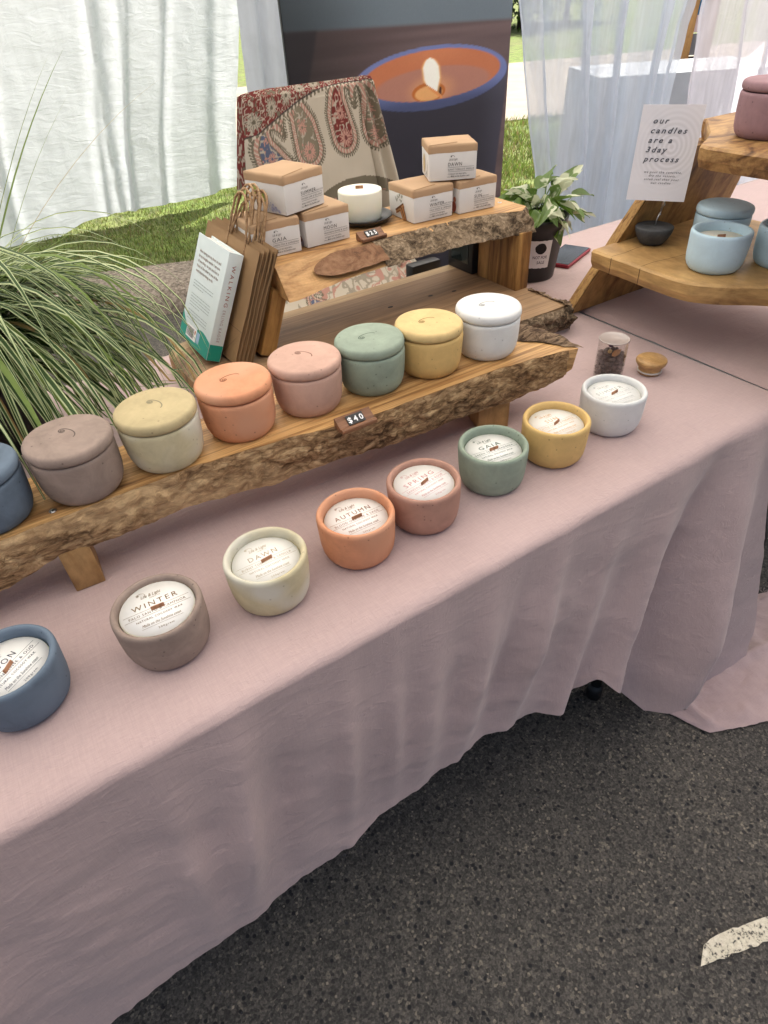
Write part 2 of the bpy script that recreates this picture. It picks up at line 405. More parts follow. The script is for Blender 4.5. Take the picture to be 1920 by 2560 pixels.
g = MB(); g.poly([(-300, -300, 0), (300, -300, 0), (300, 300, 0), (-300, 300, 0)])
tag(g.build('road', M['asphalt']), kind='structure')
g = MB()
prof = [(0, -.02), (.012, .045), (.05, .095), (.11, .122), (.20, .131), (.42, .134)]
na = 160
def kf(u, v_):
    a = -8 + 24 * u; i = min(int(v_ * 5 + 1e-6), 5); d, z = prof[i]
    q = kp(a, d, z); n_ = noise.fractal(Vector((q[0] * 6, q[1] * 6, z * 9)), 1, 2, 4) * .008
    return (q[0] - KN.x * n_, q[1] - KN.y * n_, z + n_ * .7)
g.grid(kf, na, 5)
tag(g.build('kerb', M['kerb']), kind='structure')
g = MB(); g.poly([kp(-150, .415, .128), kp(250, .415, .128), kp(250, 260, .128), kp(-150, 260, .128)])
tag(g.build('verge', M['soil']), kind='structure')
g = MB(); g.poly([kp(-60, 3.6, .136), kp(200, 3.6, .136), kp(200, 8.6, .136), kp(-60, 8.6, .136)])
tag(g.build('path', M['path']), kind='structure')
# painted line on the road
m, t, b = new_mat('road_paint')
v = coords(t, rand=False); f = noi(t, v, 130, 5, .7)
t.links.new(ramp(t, f, [(.40, (.07, .067, .06)), (.455, (.62, .57, .43)), (.7, (.84, .79, .65))]), b.inputs['Base Color']); b.inputs['Roughness'].default_value = .8
bump(t, b, f, .6, .003)
g = MB(); ln = []; A0 = Vector((.338, -.407)); dA = Vector((.92, -.30)).normalized(); nA = Vector((-dA.y, dA.x))
top = []; bot = []
for i in range(90):
    s_ = i / 89 * 1.1
    tp_ = min(1, .62 + s_ * 22)
    top.append(A0 + dA * (s_ + .012 + .010 * noise.noise((s_ * 40, 1, 0))) + nA * (.004 + .021 * tp_ + .0032 * noise.noise((s_ * 75, 3, 0)) + .002 * noise.noise((s_ * 220, 3, 0))))
    bot.append(A0 + dA * (s_ - .012) + nA * (-.008 + .0036 * noise.noise((s_ * 70, 8, 0)) + .002 * noise.noise((s_ * 240, 9, 0))))
for i in range(89): g.poly([(bot[i].x, bot[i].y, .004), (bot[i + 1].x, bot[i + 1].y, .004), (top[i + 1].x, top[i + 1].y, .004), (top[i].x, top[i].y, .004)])
tag(g.build('road_marking', m), kind='structure')
# loose grit
g = MB(); rg = random.Random(3)
for i in range(420):
    x = rg.uniform(-.5, 1.1); y = rg.uniform(-.75, .15); r_ = rg.choice([.0012, .0015, .002, .0028])
    T = Matrix.Translation((x, y, r_ * .4)) @ Matrix.Rotation(rg.uniform(0, 6), 4, 'Z') @ Matrix.Diagonal((r_ * rg.uniform(.8, 1.5), r_, r_ * .7, 1))
    ph = [(1, 0, 0), (0, 1, 0), (-1, 0, 0), (0, -1, 0), (.2, .1, 1), (0, 0, -1)]
    g.add(ph, [(0, 1, 4), (1, 2, 4), (2, 3, 4), (3, 0, 4), (1, 0, 5), (2, 1, 5), (3, 2, 5), (0, 3, 5)], rg.choice([0, 0, 1, 2]), T)
tag(g.build('loose_grit', [plain('pale_grit', (.30, .26, .20), .8), plain('grey_grit', (.10, .10, .10), .8), plain('dark_grit', (.02, .022, .026), .6)]),
    'scattered pale and dark grit lying on the asphalt', 'grit', kind='stuff')
# grass blades on the verge
def grass_mesh(name, n, area, hmin, hmax, seed, mats, wd=.004):
    rs = np.random.RandomState(seed); P_ = []
    a = rs.uniform(area[0], area[1], n); d = rs.uniform(area[2], area[3], n)
    x = K0.x + KD.x * a + KN.x * d; y = K0.y + KD.y * a + KN.y * d
    cl = np.array([noise.noise((p * 2.2, q * 2.2, 3)) for p, q in zip(x, y)])
    keep = cl > -.42 + rs.uniform(-.2, .2, n); x, y, cl = x[keep], y[keep], cl[keep]; n = len(x)
    h = rs.uniform(hmin, hmax, n) * (1 + .5 * cl); an = rs.uniform(0, 6.28, n); bn = rs.uniform(-1, 1, n) * h * .9; b2 = rs.uniform(-1, 1, n) * h * .9
    z0 = np.full(n, .126)
    V = np.zeros((n, 5, 3)); c, s_ = np.cos(an) * wd / 2, np.sin(an) * wd / 2
    V[:, 0] = np.stack([x - c, y - s_, z0], 1); V[:, 1] = np.stack([x + c, y + s_, z0], 1)
    V[:, 2] = np.stack([x - c * .8 + bn * .35, y - s_ * .8 + b2 * .35, z0 + h * .6], 1); V[:, 3] = np.stack([x + c * .8 + bn * .35, y + s_ * .8 + b2 * .35, z0 + h * .6], 1)
    V[:, 4] = np.stack([x + bn, y + b2, z0 + h], 1)
    me = bpy.data.meshes.new(name); idx = np.arange(n) * 5
    F = np.stack([idx, idx + 1, idx + 3, idx, idx + 3, idx + 2, idx + 2, idx + 3, idx + 4], 1).reshape(-1)
    me.vertices.add(n * 5); me.vertices.foreach_set('co', V.ravel()); me.loops.add(len(F)); me.loops.foreach_set('vertex_index', F)
    me.polygons.add(n * 3); me.polygons.foreach_set('loop_start', np.arange(n * 3) * 3)
    for m_ in mats: me.materials.append(m_)
    me.polygons.foreach_set('material_index', np.repeat(rs.choice(len(mats), n, p=[.4, .35, .25]), 3).astype(np.int32))
    me.update(calc_edges=True); me.validate()
    o = bpy.data.objects.new(name, me); col.objects.link(o); return o
def leafmat(name, c, tr=.35):
    m_, t_, b_ = new_mat(name); b_.inputs['Base Color'].default_value = rgb(c); b_.inputs['Roughness'].default_value = .55; b_.inputs['Specular IOR Level'].default_value = .3
    o_ = t_.nodes['Material Output']; tl = t_.nodes.new('ShaderNodeBsdfTranslucent'); tl.inputs[0].default_value = rgb([x * 1.3 for x in c]); mx = t_.nodes.new('ShaderNodeMixShader'); mx.inputs[0].default_value = tr
    t_.links.new(b_.outputs[0], mx.inputs[1]); t_.links.new(tl.outputs[0], mx.inputs[2]); t_.links.new(mx.outputs[0], o_.inputs[0]); return m_
gm = [leafmat('lawn_green', (.070, .115, .020), .45), leafmat('lawn_light', (.125, .165, .032), .45), leafmat('lawn_dry', (.16, .13, .058))]
tag(grass_mesh('lawn_grass', 30000, (-.6, 3.0, .40, 2.2), .012, .036, 5, gm), 'short patchy lawn grass in the shade below the white curtain', 'grass', kind='stuff')
tag(grass_mesh('sunlit_grass', 26000, (1.8, 6.5, .42, 3.6), .03, .07, 8, gm, .007), 'bright sunlit grass seen between the poster and the sheer curtain', 'grass', kind='stuff')

# ------------------------------------------------------------------ tent
tn = thing('market_tent', 'white fabric market tent standing over the whole stall', 'tent', (.6, 1.9, 0))
for sx in (-2.6, 2.45):
    for sy in (-2.7, 2.62):
        g = MB(); z0 = .12 if sy > 0 else 0; g.box((sx, sy, (2.3 + z0) / 2), (.045, .045, 2.3 - z0)); g.box((sx, sy, z0 + .006), (.12, .12, .012)); g.build('pole', M['tent'], tn)
g = MB()
for ax, ay, bx_, by in ((-2.6, -2.7, 2.45, -2.7), (2.45, -2.7, 2.45, 2.62), (2.45, 2.62, -2.6, 2.62), (-2.6, 2.62, -2.6, -2.7)):
    def rf(u, v_, ax=ax, ay=ay, bx_=bx_, by=by):
        ex, ey = ax + (bx_ - ax) * u, ay + (by - ay) * u; cx, cy = -.07, -.04
        k = v_; zz = 2.3 + .8 * k - .12 * math.sin(math.pi * k)
        return (ex + (cx - ex) * k, ey + (cy - ey) * k, zz)
    g.grid(rf, 10, 8)
    g.grid(lambda u, v_, ax=ax, ay=ay, bx_=bx_, by=by: (ax + (bx_ - ax) * u, ay + (by - ay) * u, 2.3 - .22 * v_), 10, 1)
g.build('canopy', M['canopy'], tn)

# ------------------------------------------------------------------ curtains
def interp(x, xs, ys): return float(np.interp(x, xs, ys))
def curtain(name, label, mat_, y0, xl, xr, hem, ztop, folds, nu=220, nv=60, wr=.012, seed=0):
    g = MB()
    def fn(u, v_):
        h0 = hem(u); z = h0 + (ztop - h0) * v_
        x = xl(z) + (xr(z) - xl(z)) * u
        f = 0
        for (uc, wd, am, sl_) in folds:
            d = (u - uc - sl_ * v_) / wd; f += am * math.exp(-d * d)
        f += wr * noise.fractal(Vector((x * 2.2 + seed, z * .35, seed)), 1, 2, 3) + wr * .45 * noise.fractal(Vector((x * 5, z * 3.5, seed + 3)), 1, 2, 3)
        f += .006 * noise.fractal(Vector((x * 7 + z * 2, z * 9 - x * 3, seed + 8)), 1, 2, 4)
        return (x, y0 + f, z)
    g.grid(fn, nu, nv)
    return tag(g.build(name, mat_), label, 'curtain')
hx = [-2.5, -.4, -.1, .2, .4, .6, .93, 1.26, 1.43]; hz = [.16, .17, .185, .21, .28, .30, .285, .29, .315]
rr = random.Random(4)
fl = [(rr.uniform(.35, 1), rr.uniform(.004, .012), rr.choice([-1, 1]) * rr.uniform(.02, .055), rr.uniform(-.03, .05)) for _ in range(17)]
curtain('muslin_curtain', 'wide white muslin curtain with a raised hem above the grass', M['sheetw'], 4.4, lambda z: -2.5,
        lambda z: interp(z, [.22, .624, 1.255, 2.3], [1.585, 1.642, 1.807, 1.97]), lambda u: max(.124, 1.3147 + (interp(-.249 + (-2.5 + 4.08 * u + .249) / 1.0906, hx, hz) - 1.3147) * 1.0906), 2.28, fl, 320, 70)
curtain('muslin_curtain', 'narrow grey muslin curtain hanging behind the dark candle poster', M['sheetg'], 3.72, lambda z: interp(z, [.8, 1.27], [1.475, 1.50]), lambda z: 2.7,
        lambda u: .34, 2.28, [(.12, .02, .05, 0), (.2, .015, -.05, 0), (.4, .02, .05, 0)], 90, 30, .02, 9)
curtain('sheer_curtain', 'pale blue sheer curtain hanging behind the variegated pothos plant', M['sheer'], 1.2, lambda z: interp(z, [.4, .807, .967, 1.25, 2.3], [1.45, 1.385, 1.34, 1.26, 1.05]),
        lambda z: interp(z, [.6, .95, 1.215, 2.3], [1.95, 1.972, 1.99, 2.03]), lambda u: .32, 2.28,
        [(x, .018, a, 0) for x, a in ((.02, .03), (.13, .035), (.27, -.04), (.4, .045), (.52, -.03), (.63, .05), (.75, -.04), (.88, .045), (.97, .03))], 180, 40, .02, 21)
curtain('sheer_curtain', 'lilac white sheer curtain behind the mauve lidded jar', M['sheer2'], 1.21, lambda z: interp(z, [.6, 1.02, 1.213, 2.3], [2.13, 2.063, 2.03, 1.9]), lambda z: 3.6,
        lambda u: .32, 2.28, [(x, .012, a, 0) for x, a in ((.03, .03), (.2, .04), (.24, -.03), (.5, .04), (.7, -.04))], 140, 30, .02, 33)

# ------------------------------------------------------------------ folding tables and their cloths
def table(x0, x1, y0, y1, label):
    tb = thing('folding_table', label, 'table', ((x0 + x1) / 2, (y0 + y1) / 2, 0))
    hx_, hy = (x1 - x0) / 2, (y1 - y0) / 2
    g = MB(); g.box((0, 0, ZT - .025), (2 * hx_, 2 * hy, .035)); g.build('table_top', plain('table_plastic', (.5, .5, .5), .5), tb, .006)
    for sx in (-1, 1):
        for sy in (-1, 1):
            g = MB(); lx = sx * (hx_ - .24); ly = sy * (hy - .06)
            g.tube([(lx, ly, ZT - .045), (lx, ly, .012)], .0135, 10); g.lathe([(.018, 0), (.019, .02), (.017, .045)], 14, 0, Matrix.Translation((lx, ly, 0)))
            g.build('leg', M['black'], tb)
        g = MB(); g.tube([(sx * (hx_ - .24), -hy + .06, .3), (sx * (hx_ - .24), hy - .06, .3)], .009, 8); g.build('crossbar', M['black'], tb)
table(-1.0, .822, .006, .860, 'folding table hidden under the long pink cloth of candles')
table(.838, 2.60, .030, .858, 'folding table under the pink cloth carrying the A shaped stand')
FOLDS = [(-.205, -.17, .020, .017), (-.155, -.15, .026, -.010), (-.29, -.10, .022, .010), (-.60, .12, .06, .016), (-.42, -.10, .055, .010), (-.07, -.10, .016, .010), (.0, -.08, .016, .009), (.065, -.12, .026, .014), (.165, -.2, .024, .016), (.225, -.22, .016, -.007), (.285, -.24, .024, .020),
         (.415, -.30, .026, .030), (.545, -.36, .036, .062), (.63, -.33, .024, -.02), (.715, -.27, .046, .105)]
hmx = [-1.1, -.6, -.48, -.35, -.23, -.13, -.09, -.05, .05, .13, .18, .26, .32, .36, .39, .42, .46, .50, .535, .56, .58, .61, .65, .69, .73, .80]
hmz = [.28, .28, .291, .297, .299, .305, .318, .333, .352, .358, .355, .338, .325, .335, .36, .33, .27, .21, .165, .18, .20, .10, -.02, -.12, -.20, -.22]
def drape(x, t_):
    """x at the table edge, t_ length of cloth below the edge -> world point"""
    f = 0
    for (x0, sl_, wd, am) in FOLDS:
        d = (x - x0 - sl_ * t_ * .9) / wd
        q_ = t_ / .42
        f += am * math.exp(-d * d) * (min(1, q_) ** 1.15 if abs(am) > .025 else 1.35 * min(1, q_ / .5) ** 1.1 * (1 - .80 * min(1, max(0, q_ - .55) / .45)))
    k = max(0, x - .56) / .24
    y = -.006 - f - .035 * t_ - .10 * k * max(0, t_ - .1) ** 1.3
    y -= .005 * noise.fractal(Vector((x * 5 + t_ * 3, t_ * 9 - x * 4, 2)), 1, 2, 4) * min(1, t_ * 6) + .006 * noise.fractal(Vector((x * 3 + t_ * 2, t_ * 1.5, 7)), 1, 2, 2) * min(1, t_ * 3)
    xx = x + .05 * k * min(1, t_ / .5) + .12 * max(0, x - .62) / .16 * min(1, t_ / .6)
    z = ZT - t_
    if z < .006:
        o = .006 - z; z = .006 + .010 * abs(noise.fractal(Vector((x * 14, o * 14, 5)), 1, 2, 3)); y -= o * .75; xx += o * .25
    return (xx, y, z)
def clothfn(u, v_):
    x = -1.12 + (.828 + 1.12) * u
    if v_ < .12:      # behind the table
        t_ = (1 - v_ / .12) * .32
        return (min(x, .82), .869 + .03 * t_ + .01 * math.sin(x * 19) * t_, ZT - t_ - .002)
    if v_ < .55:      # the top
        k = (v_ - .12) / .43; y = .869 - k * .873
        z = ZT + .0012 * noise.fractal(Vector((x * 4, y * 4, 0)), 1, 2, 3)
        e = min(1, (.869 - y) / .012, (y + .004) / .012); z -= .006 * (1 - max(0, e)) ** 2
        if x > .80: z -= .010 * ((x - .80) / .028) ** 2
        return (x, y, z)
    t_ = (v_ - .55) / .45
    hem = interp(x, hmx, hmz); L = ZT - hem
    xd = x if x < .70 else .70 + (x - .70) * .62
    p = drape(xd, .006 + t_ * L)
    if t_ > .97: p = (p[0], p[1] - .003 * noise.noise((x * 60, 0, 1)), p[2] + .003 * noise.noise((x * 45, 2, 1)) * (1 if p[2] > .02 else .1))
    return p
g = MB(); g.grid(clothfn, 420, 190)
tag(g.build('tablecloth', M['cloth']), 'long dusty pink linen cloth draped in folds down to the asphalt', 'tablecloth')
g = MB()
def cl2(u, v_):
    x = .834 + 1.80 * u
    if v_ < .15: return (x, .866 + .01 * math.sin(x * 21), ZT - .25 * (1 - v_ / .15) - .002)
    k = (v_ - .15) / .75
    if v_ <= .9:
        y = .866 - k * .842
        z = ZT + .001 + .0014 * noise.fractal(Vector((x * 4 + 9, y * 4, 0)), 1, 2, 3)
        for (cx_, cy_, dx, dy, am) in ((.95, .45, .6, .8, .0016), (1.0, .3, .9, -.44, .0016), (.9, .2, .3, .95, .0012)):
            d = ((x - cx_) * dy - (y - cy_) * dx); z += am * math.exp(-(d / .006) ** 2)
        z -= .011 * max(0, 1 - (x - .834) / .03) ** 2
        return (x, y, z)
    return (x, .024 - .006, ZT - .10 * (v_ - .9) / .1)
g.grid(cl2, 160, 80)
tag(g.build('tablecloth', M['cloth']), 'second pink linen cloth under the A shaped wooden stand', 'tablecloth')
# loose folded cloth end lying on the road beside the table corner
g = MB()
def pool(u, v_):
    x = .672 + .75 * u; fy_ = interp(x, [.672, .71, .78, .845, 1.0, 1.45], [-.05, -.150, -.182, -.206, -.19, -.12]); ty = interp(x, [.672, .75, .95, 1.1, 1.45], [.045, .10, .12, .05, -.06])
    y = fy_ + (ty - fy_) * v_
    n_ = abs(noise.fractal(Vector((x * 9, y * 9, 4)), 1, 2, 4))
    e = min(1, u * 14, v_ * 9, (1 - v_) * 9)
    z = .006 + (.004 + .014 * n_) * e + .012 * e * math.exp(-((x - .73 + (y + .15) * .15) / .012) ** 2) + .010 * e * math.exp(-((y + .06 + .25 * (x - .9)) / .015) ** 2)
    return (x + .006 * noise.noise((y * 30, 1, 1)), y + .004 * noise.noise((x * 50, 1, 4)), z)
g.grid(pool, 110, 60)
rt = random.Random(12)
for i in range(46):
    u = rt.uniform(.35, 1); p = Vector(pool(u, 1)); L = rt.uniform(.01, .04); a = rt.uniform(.6, 2.6)
    pts = [p + Vector((math.cos(a + .9 * k * (i % 3 - 1)) * L * k, math.sin(a + .9 * k * (i % 3 - 1)) * L * k, .004 * math.sin(k * 3))) for k in (0, .35, .7, 1)]
    g.tube(pts, .0006, 3)
tag(g.build('cloth_end', M['cloth']), 'loose frayed end of pink linen lying on the asphalt', 'cloth')
# black strap under the second table
g = MB(); pts = []
for i in range(25):
    a = 2 * math.pi * i / 24; pts.append((1.215 + .035 * math.cos(a), .115 + .03 * math.cos(a) + .02 * math.sin(a), .185 + .06 * math.sin(a)))
g.tube(pts, .009, 8)
bgk = thing('black_bag', 'black bag with a looped strap under the second table', 'bag', (0, 0, 0))
g.build('strap', M['black'], bgk)
g = MB(); g.box((1.42, .33, .11), (.30, .2, .22)); g.build('body', M['black'], bgk, .03, seg=3)

# ------------------------------------------------------------------ live edge riser with feet (front plank)
rs_ = thing('live_edge_riser', 'low live edge plank on block feet holding the lidded candles', 'plank riser', (0, 0, ZT))
fxx = [-.75, -.345, -.2, -.108, 0, .108, .245, .356, .463, .497]; fyy = [.272, .264, .267, .267, .254, .232, .229, .226, .209, .199]
bzx = [-.75, -.373, -.288, -.241, -.144, -.017, .083, .199, .285, .375, .46, .497]; bzz = [.79, .789, .805, .797, .799, .789, .802, .792, .795, .789, .803, .815]
ZP = .8566 - ZT
def yf(x): return interp(x, fxx, fyy) + .0025 * noise.noise((x * 28, 0, 0)) + .001 * noise.noise((x * 90, 5, 0))
def yb(x): return .372 + .006 * noise.noise((x * 14, 9, 0)) - (max(0, x - .40) / .1) * .09
def zb(x): return interp(x, bzx, bzz) - ZT + .003 * noise.noise((x * 35, 2, 2))
nx = 150; xa = -.72
g = MB(); vs_ = []; fs = []
for i in range(nx + 1):
    x = xa + (.494 - xa) * i / nx
    e = .006 * noise.noise((i * .0, 4, 1))
    for y, z in ((yb(x), ZP), (yf(x), ZP), (yf(x) + .006, zb(x) + .003), (yb(x), zb(x) + .006)): vs_.append((x, y, z))
for i in range(nx):
    for k in range(4):
        a, b_ = i * 4 + k, i * 4 + (k + 1) % 4
        fs.append((a, b_, b_ + 4, a + 4))
fs.append((0, 3, 2, 1)); fs.append(tuple(nx * 4 + k for k in range(4)))
g.add(vs_, fs); g.build('plank', M['plank'], rs_)
def bark_strip(fn_top, fn_bot, x0, x1, nu, nv, amp, out, seed=0, fr=55):
    g_ = MB()
    def fn(u, v_):
        x = x0 + (x1 - x0) * u
        a, b_ = Vector(fn_top(x)), Vector(fn_bot(x))
        p = a + (b_ - a) * v_
        n_ = noise.fractal(Vector((x * fr + seed, v_ * 3.2, seed)), .8, 2.1, 5); n2 = abs(noise.noise((x * fr * .5, v_ * 2.5 + seed, 9)))
        k = math.sin(math.pi * min(1, max(0, v_))) ** .5
        o = amp * (.6 + n_ * .9 - n2 * .8) * k
        return tuple(p + Vector(out) * max(-.0005, o) + Vector((0, 0, -.002 * v_ * n_)))
    g_.grid(fn, nu, nv, flip=True)
    return g_
bark_strip(lambda x: (x, yf(x) - .0003, ZP - .0004), lambda x: (x, yf(x) - .003 + .006, zb(x) - .001), xa, .478, 420, 16, .0050, (0, -1, .1), 1).build('bark_edge', M['bark'], rs_)
g = MB()
def be(u, v_):
    x = .365 + .135 * u; yq = yb(x)
    n_ = noise.fractal(Vector((x * 40, v_ * 4, 3)), .8, 2, 5)
    prof_ = [(-.045, .001), (-.030, .006), (-.012, .010), (.004, .006), (.014, -.008), (.016, -.035)]
    k = v_ * 5; i = min(4, int(k)); f_ = k - i
    d = prof_[i][0] + (prof_[i + 1][0] - prof_[i][0]) * f_; h = prof_[i][1] + (prof_[i + 1][1] - prof_[i][1]) * f_
    tp = min(1, u * 5, (1 - u) * 4 + .1)
    return (x + .006 * n_, yq + d * (.5 + .8 * u) - .03 * u * (1 - v_), ZP + h * tp * (1.1 + n_ * .9) + .001)
g.grid(be, 60, 18, flip=True); tag(g.build('bark_edge', M['bark3'], rs_), 'weathered grey broken end of the live edge plank')
for (fx_, fy_, fw, rz) in ((-.281, .300, .036, -.05), (.372, .268, .052, -.35)):
    g = MB(); g.box((0, 0, 0), (fw, .066, .064)); g.build('foot', M['foot'], rs_, .0015, (fx_, fy_, .0325), (0, 0, rz))
scr = MB(); scr.lathe([(.0001, .0012), (.0022, .0011), (.0040, .0008), (.0046, 0)], 14)
scr.box((0, 0, .0013), (.0042, .0009, .0003), 1); scr.box((0, 0, .0013), (.0009, .0042, .0003), 1)
s0 = scr.build('screw', [M['metal'], M['black']], rs_, 0, (-.284, .283, ZP)); SCREW = s0.data
child('screw', SCREW, rs_, (.372, .255, ZP))

# ------------------------------------------------------------------ tall riser: base slab, blocks, upper live edge shelf
ts = thing('two_tier_stand', 'wooden two tier stand with a live edge upper shelf', 'display stand', (0, 0, ZT))
g = MB(); vs_ = []; fs = []
def sfy(x): return .44 + .012 * noise.noise((x * 9, 1, 0))
nx = 60
for i in range(nx + 1):
    u = i / nx; x = .0 + .73 * u
    rr_ = .018 * max(0, 1 - u * 22) ** 2
    for y, z in ((.785, .05 - rr_), (.755, .05 - rr_), (sfy(x), .05 - rr_), (sfy(x), .002), (.785, .002)): vs_.append((x, y, z))
mm = []
for i in range(nx):
    for k in range(5):
        a, b_ = i * 5 + k, i * 5 + (k + 1) % 5; fs.append((a, b_, b_ + 5, a + 5)); mm.append(1 if k in (0, 4) else 0)
fs.append((0, 4, 3, 2, 1)); fs.append(tuple(nx * 5 + k for k in range(5))); mm += [2, 0]
g.add(vs_, fs); g.m = mm
g.build('base_slab', [M['slab'], M['sap'], M['foot']], ts)
g = MB()   # rough bark lump on the right end
def lump(u, v_):
    y = .425 + .125 * u; a = v_ * math.pi * .62
    n_ = noise.fractal(Vector((y * 45, v_ * 4, 2)), .8, 2, 5)
    r_ = .020 * (1 + .5 * math.sin(u * 9) + .7 * n_) * min(1, .35 + math.sin(math.pi * u) * 1.3)
    return (.722 + r_ * 1.0 * math.sin(a) , y, .050 * math.cos(a * .92) ** 1 * (1 if v_ < .9 else .6) + .006 * n_ + .004 if v_ < .95 else .002)
g.grid(lump, 50, 24); tag(g.build('bark_edge', M['bark3'], ts), 'dark knobbly bark end of the base slab')
g = MB()
def fr(u, v_):
    x = .60 + .128 * u; n_ = noise.fractal(Vector((x * 40, v_ * 3, 7)), .8, 2, 5); yq = sfy(x)
    return (x, yq - .012 * math.sin(math.pi * v_) ** .6 * (1 + n_) - .001 - .012 * u, .052 - .048 * v_ + .004 * n_ * math.sin(math.pi * v_))
g.grid(fr, 50, 14, flip=True); g.build('bark_edge', M['bark2'], ts)
kn = MB(); kn.lathe([(.0001, .0006), (.004, .0005), (.0065, 0)], 14)
k0 = kn.build('knot', plain('dark_knot', (.035, .025, .02), .7), ts, 0, (.445, .665, .0497)); k0.scale = (1.3, .8, 1)
for kx, ky in ((.545, .66), (.60, .648)): o = child('knot', k0.data, ts, (kx, ky, .0497)); o.scale = (1.2, .8, 1)
for (lx, ly, wd, dp, rz) in ((.715, .625, .034, .128, .0), (.162, .665, .030, .10, .38)):
    g = MB(); g.box((0, 0, 0), (wd, dp, .118 if rz == 0 else .120)); g.build('block_leg', M['leg'], ts, .003, (lx, ly, .05 + .0585), (0, rz, 0))
ZU = .945 - ZT
ux = [.10, .144, .255, .375, .492, .588, .66, .715, .745]; uy = [.612, .600, .634, .626, .628, .624, .605, .580, .60]
def uyf(x): return interp(x, ux, uy) + .002 * noise.noise((x * 30, 3, 3))
def uzb(x): return interp(x, [.1, .2, .3, .45, .55, .72, .745], [.896, .896, .908, .912, .911, .904, .904]) - ZT + .0025 * noise.noise((x * 30, 8, 3))
def uyb(x): return interp(x, [.1, .3, .6, .745], [.565, .575, .575, .560])
g = MB(); vs_ = []; fs = []; nx = 90
for i in range(nx + 1):
    x = .180 + .563 * i / nx
    for y, z in ((.795, ZU), (uyf(x), ZU), (uyb(x) + .004, uzb(x)), (.795, uzb(x) + .004)): vs_.append((x, y, z))
for i in range(nx):
    for k in range(4):
        a, b_ = i * 4 + k, i * 4 + (k + 1) % 4; fs.append((a, b_, b_ + 4, a + 4))
fs.append((0, 3, 2, 1)); fs.append(tuple(nx * 4 + k for k in range(4)))
g.add(vs_, fs); g.build('shelf', M['plank2'], ts)
bark_strip(lambda x: (x, uyf(x) - .0006, ZU - .0006), lambda x: (x, uyb(x), uzb(x) - .001), .385, .742, 240, 24, .0060, (0, -.8, .45), 5, 60).build('bark_edge', M['bark2'], ts)
def lens(x): return max(0, min(1, (x - .245) / .05)) ** .6
def ibm(x, k): a_ = Vector((x, uyf(x) - .004, ZU - .004)); b_ = Vector((x, uyb(x) + .004, uzb(x) + .010)); c_ = a_.lerp(b_, .55); return tuple(c_.lerp(a_ if k else b_, lens(x) * (1 + .08 * noise.noise((x * 40, k, 2)))) + Vector((0, -.0025, .0012)))
g = bark_strip(lambda x: ibm(x, 1), lambda x: ibm(x, 0), .246, .392, 60, 14, .003, (0, -.8, .45), 8, 30)
tag(g.build('inner_bark', bark('red_inner_bark', (.27, .155, .09), (.215, .115, .065), (.13, .066, .038), (.5, .5, .5), .0), ts), 'smooth reddish patch where the bark has peeled')
child('screw', SCREW, ts, (.722, .655, ZU))

# ------------------------------------------------------------------ lidded and open candles
def vessel_open(Rr=.05, H=.0662):
    return [(.0001, 0.0), (Rr * .72, 0), (Rr * .80, .0015), (Rr * .885, .007), (Rr * .935, .014), (Rr * .965, .024), (Rr * .985, .040), (Rr * .998, H - .010), (Rr, H - .006),
            (Rr * .993, H - .0028), (Rr * .965, H - .0006), (Rr * .925, H), (Rr * .885, H - .0008), (Rr * .855, H - .003), (Rr * .838, H - .007), (Rr * .83, H - .014), (Rr * .82, .014), (.0001, .012)]
OPENM = {}
def open_mesh(mat_, seed):
    g_ = MB(); g_.lathe(vessel_open(), 64, 0, None, .018, seed)
    return g_
def print_label(mb, T, name, sub, R0=.0405):
    """swirl, maker, scent name, rules and small print on a round label of radius R0"""
    s = R0
    mb.ribbon2(swirl_pts(.13 * s), .010 * s, T @ Matrix.Translation((-.30 * s, .70 * s, 0)))
    text(mb, 'Life & Light', T, -.02 * s, .53 * s, .165 * s, 'C', .56 * s, shear=.35)
    text(mb, 'CANDLE CO', T, .06 * s, .445 * s, .05 * s, 'C', .30 * s)
    nw = {'SUN': .55, 'MOON': .85, 'GAIA': .85, 'DAWN': .9}.get(name, 1.25) * s
    text(mb, name, T, 0, .155 * s, .27 * s, 'C', nw, space=1.35)
    bar(mb, -.90 * s, .90 * s, .06 * s, .009 * s, T)
    text(mb, sub, T, 0, -.10 * s, .13 * s, 'C', 1.55 * s, space=1.2)
    bar(mb, -.90 * s, .90 * s, -.15 * s, .009 * s, T)
    text(mb, 'NATURAL COCOSOY WAX', T, 0, -.31 * s, .105 * s, 'C', 1.25 * s, space=1.2, bold=.008)
    text(mb, 'Made on the Sunshine coast', T, 0, -.53 * s, .15 * s, 'C', 1.05 * s, shear=.35)
    bar(mb, -.55 * s, .55 * s, -.59 * s, .008 * s, T)
    text(mb, '200gram', T, .05 * s, -.76 * s, .10 * s, 'C', .42 * s, space=1.3)
def open_candle(x, y, z, matk, name, sub, ang, ink, label, wax=.0545, wang=.0, cat='candle', seed=0, grp='open candles along the front of the table', lettering=True):
    o = thing('open_candle', label, cat, (x, y, z), 0, grp); wax = min(.0605, wax + .002)
    open_mesh(matk, seed).build('vessel', M[matk], o)
    g = MB(); g.lathe([(.0001, wax - .012), (.0408, wax - .012), (.0408, wax - .0008), (.0400, wax), (.0001, wax)], 48); g.build('wax', M['wax'], o)
    if lettering:
        g = MB(); g.lathe([(.0001, 0), (.0398, 0), (.0400, .0004), (.0001, .0005)], 48); lb = g.build('paper_label', M['label'], o, 0, (0, 0, wax + .0003), (0, 0, ang))
        g = MB(); print_label(g, Matrix.Translation((0, 0, .00075)), name, sub); g.build('lettering', ink, lb)
    g = MB(); g.box((0, 0, .0012), (.0145, .0011, .0050)); g.build('wick', M['wick'], o, 0, (.001, -.001, wax + .0014), (R(-14), 0, ang + wang))
    return o
INK = lambda n, c: plain(n, c, .6, .3)
